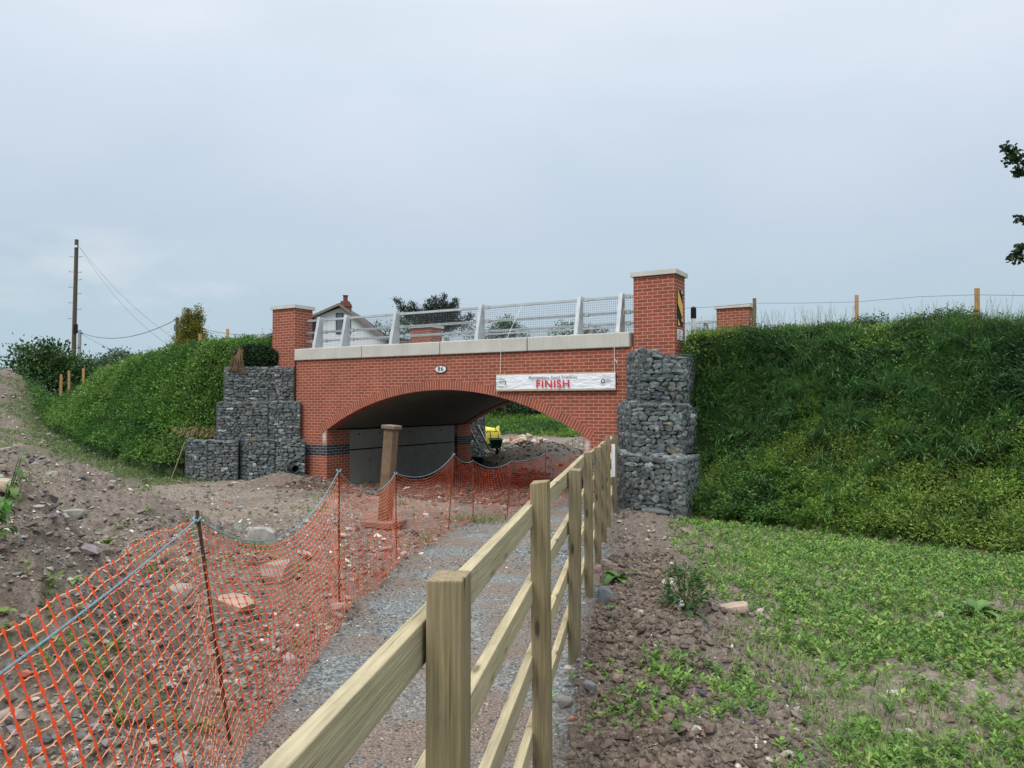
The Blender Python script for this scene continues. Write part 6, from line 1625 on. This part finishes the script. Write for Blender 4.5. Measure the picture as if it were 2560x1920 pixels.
def dock(px, py, Y, n, L, W, col, label, seed, el=(0.25, 1.0), stem=False, flowers=False, name='dock_plant', cat='plant'):
    r = random.Random(seed); b = at(px, py, Y); g = gz(b.x, b.y)
    root = empty(name, (b.x, b.y, g), 0, label, cat)
    for q in range(n):
        vs, fs = longleaf((0, 0, 0.01), q * 2.4 + r.uniform(-.4, .4), r.uniform(*el), L * r.uniform(.65, 1.1), W * r.uniform(.75, 1.15), col, r.uniform(.3, .9))
        sh = r.uniform(.75, 1.25); c = tuple(k * sh for k in col)
        bulk('leaf', np.array([tuple(v) for v in vs]), np.array(fs), M['dock'], root, np.array([c] * len(fs)), smooth=True)
    if stem:
        m = MB(); 
        for k in range(4):
            a = r.uniform(0, 6.28); m.tube([(0, 0, 0), (math.cos(a) * .04, math.sin(a) * .04, .2), (math.cos(a) * .09, math.sin(a) * .09, r.uniform(.3, .42))], .005, 5)
        m.build('stems', M['green_stem'], root)
        N = 420; zz = rng.uniform(.08, .36, N); rr = .19 * (1 - zz * 1.3) + .02; aa = rng.uniform(0, 6.28, N)
        p = np.stack([np.cos(aa) * rr * rng.random(N) ** .5, np.sin(aa) * rr * rng.random(N) ** .5, zz], 1)
        v, f = leaves(p, unit(np.stack([np.cos(aa), np.sin(aa), rng.normal(.2, .3, N)], 1)), .055 * rng.uniform(.6, 1.3, N), .018 * np.ones(N)); bulk('foliage', v, f, M['leaf'], root, vary(col, N, .3))
    if flowers:
        for (fx, fy, fz) in ((-.17, -.05, .27), (-.11, -.08, .265), (-.07, -.12, .09), (-.05, -.14, .12)):
            N = 26; p = np.array([[fx, fy, fz]]) + rng.normal(size=(N, 3)) * .010; v, f = leaves(p, unit(rng.normal(size=(N, 3)) - np.array([0, .6, -.3])), .014 * np.ones(N), .012 * np.ones(N)); bulk('white_flowers', v, f, M['leaf'], root, vary((.8, .8, .78), N, .05))
    return root
M['green_stem'] = simple('green_stem', (0.07, 0.12, 0.03), .6)
dock(1543, 1452, 7.6, 8, .27, .105, (0.075, 0.175, 0.028), 'broad-leaved dock growing beside the timber fence', 1, el=(.15, .9))
dock(1708, 1568, 6.0, 9, .27, .055, (0.055, 0.125, 0.030), 'bushy narrow-leaved plant with small white flowers in the bare soil', 2, el=(.2, 1.1), stem=True, flowers=True, name='flowering_weed')
dock(2432, 1555, 6.15, 14, .25, .085, (0.095, 0.195, 0.035), 'big leafy dock among the seedlings at the right', 3, el=(.15, 1.1))
dock(2445, 1448, 7.6, 9, .20, .07, (0.11, 0.21, 0.040), 'paler dock behind the big one near the right edge', 4, el=(.4, 1.3))
dock(2282, 1400, 8.3, 7, .17, .06, (0.10, 0.19, 0.040), 'small dock near the foot of the right bank', 5)
dock(2215, 1828, 4.2, 5, .15, .035, (0.075, 0.16, 0.03), 'upright narrow-leaved sprout in the lower right weeds', 6, el=(.5, 1.4), name='weed_sprout')
dock(1525, 1540, 6.3, 6, .09, .04, (0.10, 0.20, 0.035), 'little sprout below the slate stone by the fence', 7, el=(.4, 1.2), name='weed_sprout')
dock(275, 1405, 5.2, 5, .11, .07, (0.16, 0.24, 0.05), 'small round-leaved weed between the spoil heaps', 8, name='weed_sprout')
dock(305, 1640, 3.5, 6, .06, .035, (0.12, 0.22, 0.05), 'little round-leaved weed seen through the nearest netting', 9, name='weed_sprout')
dock(190, 1530, 4.2, 5, .07, .04, (0.15, 0.24, 0.05), 'pale green seedling just above the blue rope at the left', 10, name='weed_sprout')
dock(18, 1535, 3.7, 4, .07, .045, (0.17, 0.26, 0.05), 'two-leaved seedling at the left edge', 11, name='weed_sprout')
# leafy shoots at the left edge
def shoots():
    b = at(-28, 1290, 4.0); g = gz(b.x, b.y)
    root = empty('leafy_shrub', (b.x, b.y, g), 0, 'leafy shoots with broad bright leaves entering at the left edge', 'shrub')
    r = random.Random(4); m = MB()
    for k in range(8):
        a = r.uniform(-.5, .5); L = r.uniform(.15, .46); tip = Vector((0.10 + math.cos(a) * r.uniform(.0, .09), math.sin(a) * .08, max(0.06, L * 1.05 - 0.02 * k)))
        pts = [Vector((0, 0, 0)), tip * .5 + Vector((.03, 0, .02)), tip]
        m.tube(pts, [.006, .004, .002], 5)
        for j in range(5):
            p = pts[0].lerp(tip, .35 + .16 * j); vs, fs = longleaf(p, r.uniform(-1.2, 1.2), r.uniform(-.3, .6), r.uniform(.055, .085), r.uniform(.035, .05), None, .8)
            c = tuple(q * r.uniform(.75, 1.25) for q in (0.085, 0.185, 0.030)); bulk('leaf', np.array([tuple(v) for v in vs]), np.array(fs), M['dock'], root, np.array([c] * len(fs)), smooth=True)
    m.build('stems', M['green_stem'], root)
shoots()
# black plastic scrap on the spoil heap
s_ = MB(); c = at(115, 1325, 4.9); g = gz(c.x, c.y)
s_.add([(-.08, 0, .03), (-.02, -.02, .035), (.05, -.03, .01), (.10, -.04, .0), (.08, .02, .03), (.02, .04, .05), (-.06, .04, .045)], [(0, 1, 6), (1, 2, 5, 6), (2, 3, 4, 5)])
o = s_.build('plastic_scrap', M['black']); sdm = o.modifiers.new('solid', 'SOLIDIFY'); sdm.thickness = .004; o.location = (c.x, c.y, g + .01); tag(o, 'scrap of black plastic sheet half buried in the near spoil heap', 'plastic scrap')
# dead twigs
def twig(px, py, Y, L, label, seed, col=None):
    r = random.Random(seed); c = at(px, py, Y); g = gz(c.x, c.y) + .02; m = MB()
    for k in range(3):
        a = r.uniform(-.5, .5); p0 = Vector((r.uniform(-.02, .02), 0, 0)); p1 = p0 + Vector((math.cos(a) * L * .5, -.05 * k, .04)); p2 = p0 + Vector((math.cos(a) * L, math.sin(a) * L * .5, .02)); m.tube([p0, p1, p2], [.006, .005, .002], 4)
    o = m.build('twig', simple('dead_wood', (0.12, 0.085, 0.06), .9)); o.location = (c.x, c.y, g); o.rotation_euler = (0, 0, r.uniform(-.5, .5)); tag(o, label, 'twig')
twig(2165, 1600, 5.4, .16, 'short brown twig lying on the green seedlings', 1)
twig(600, 1400, 7.3, .40, 'grey twig on the stones behind the netting', 2)
twig(1232, 1155, 24.2, 1.2, 'dark branch lying on the earth beyond the arch', 3)
# manhole-like buried drum behind the netting under the arch
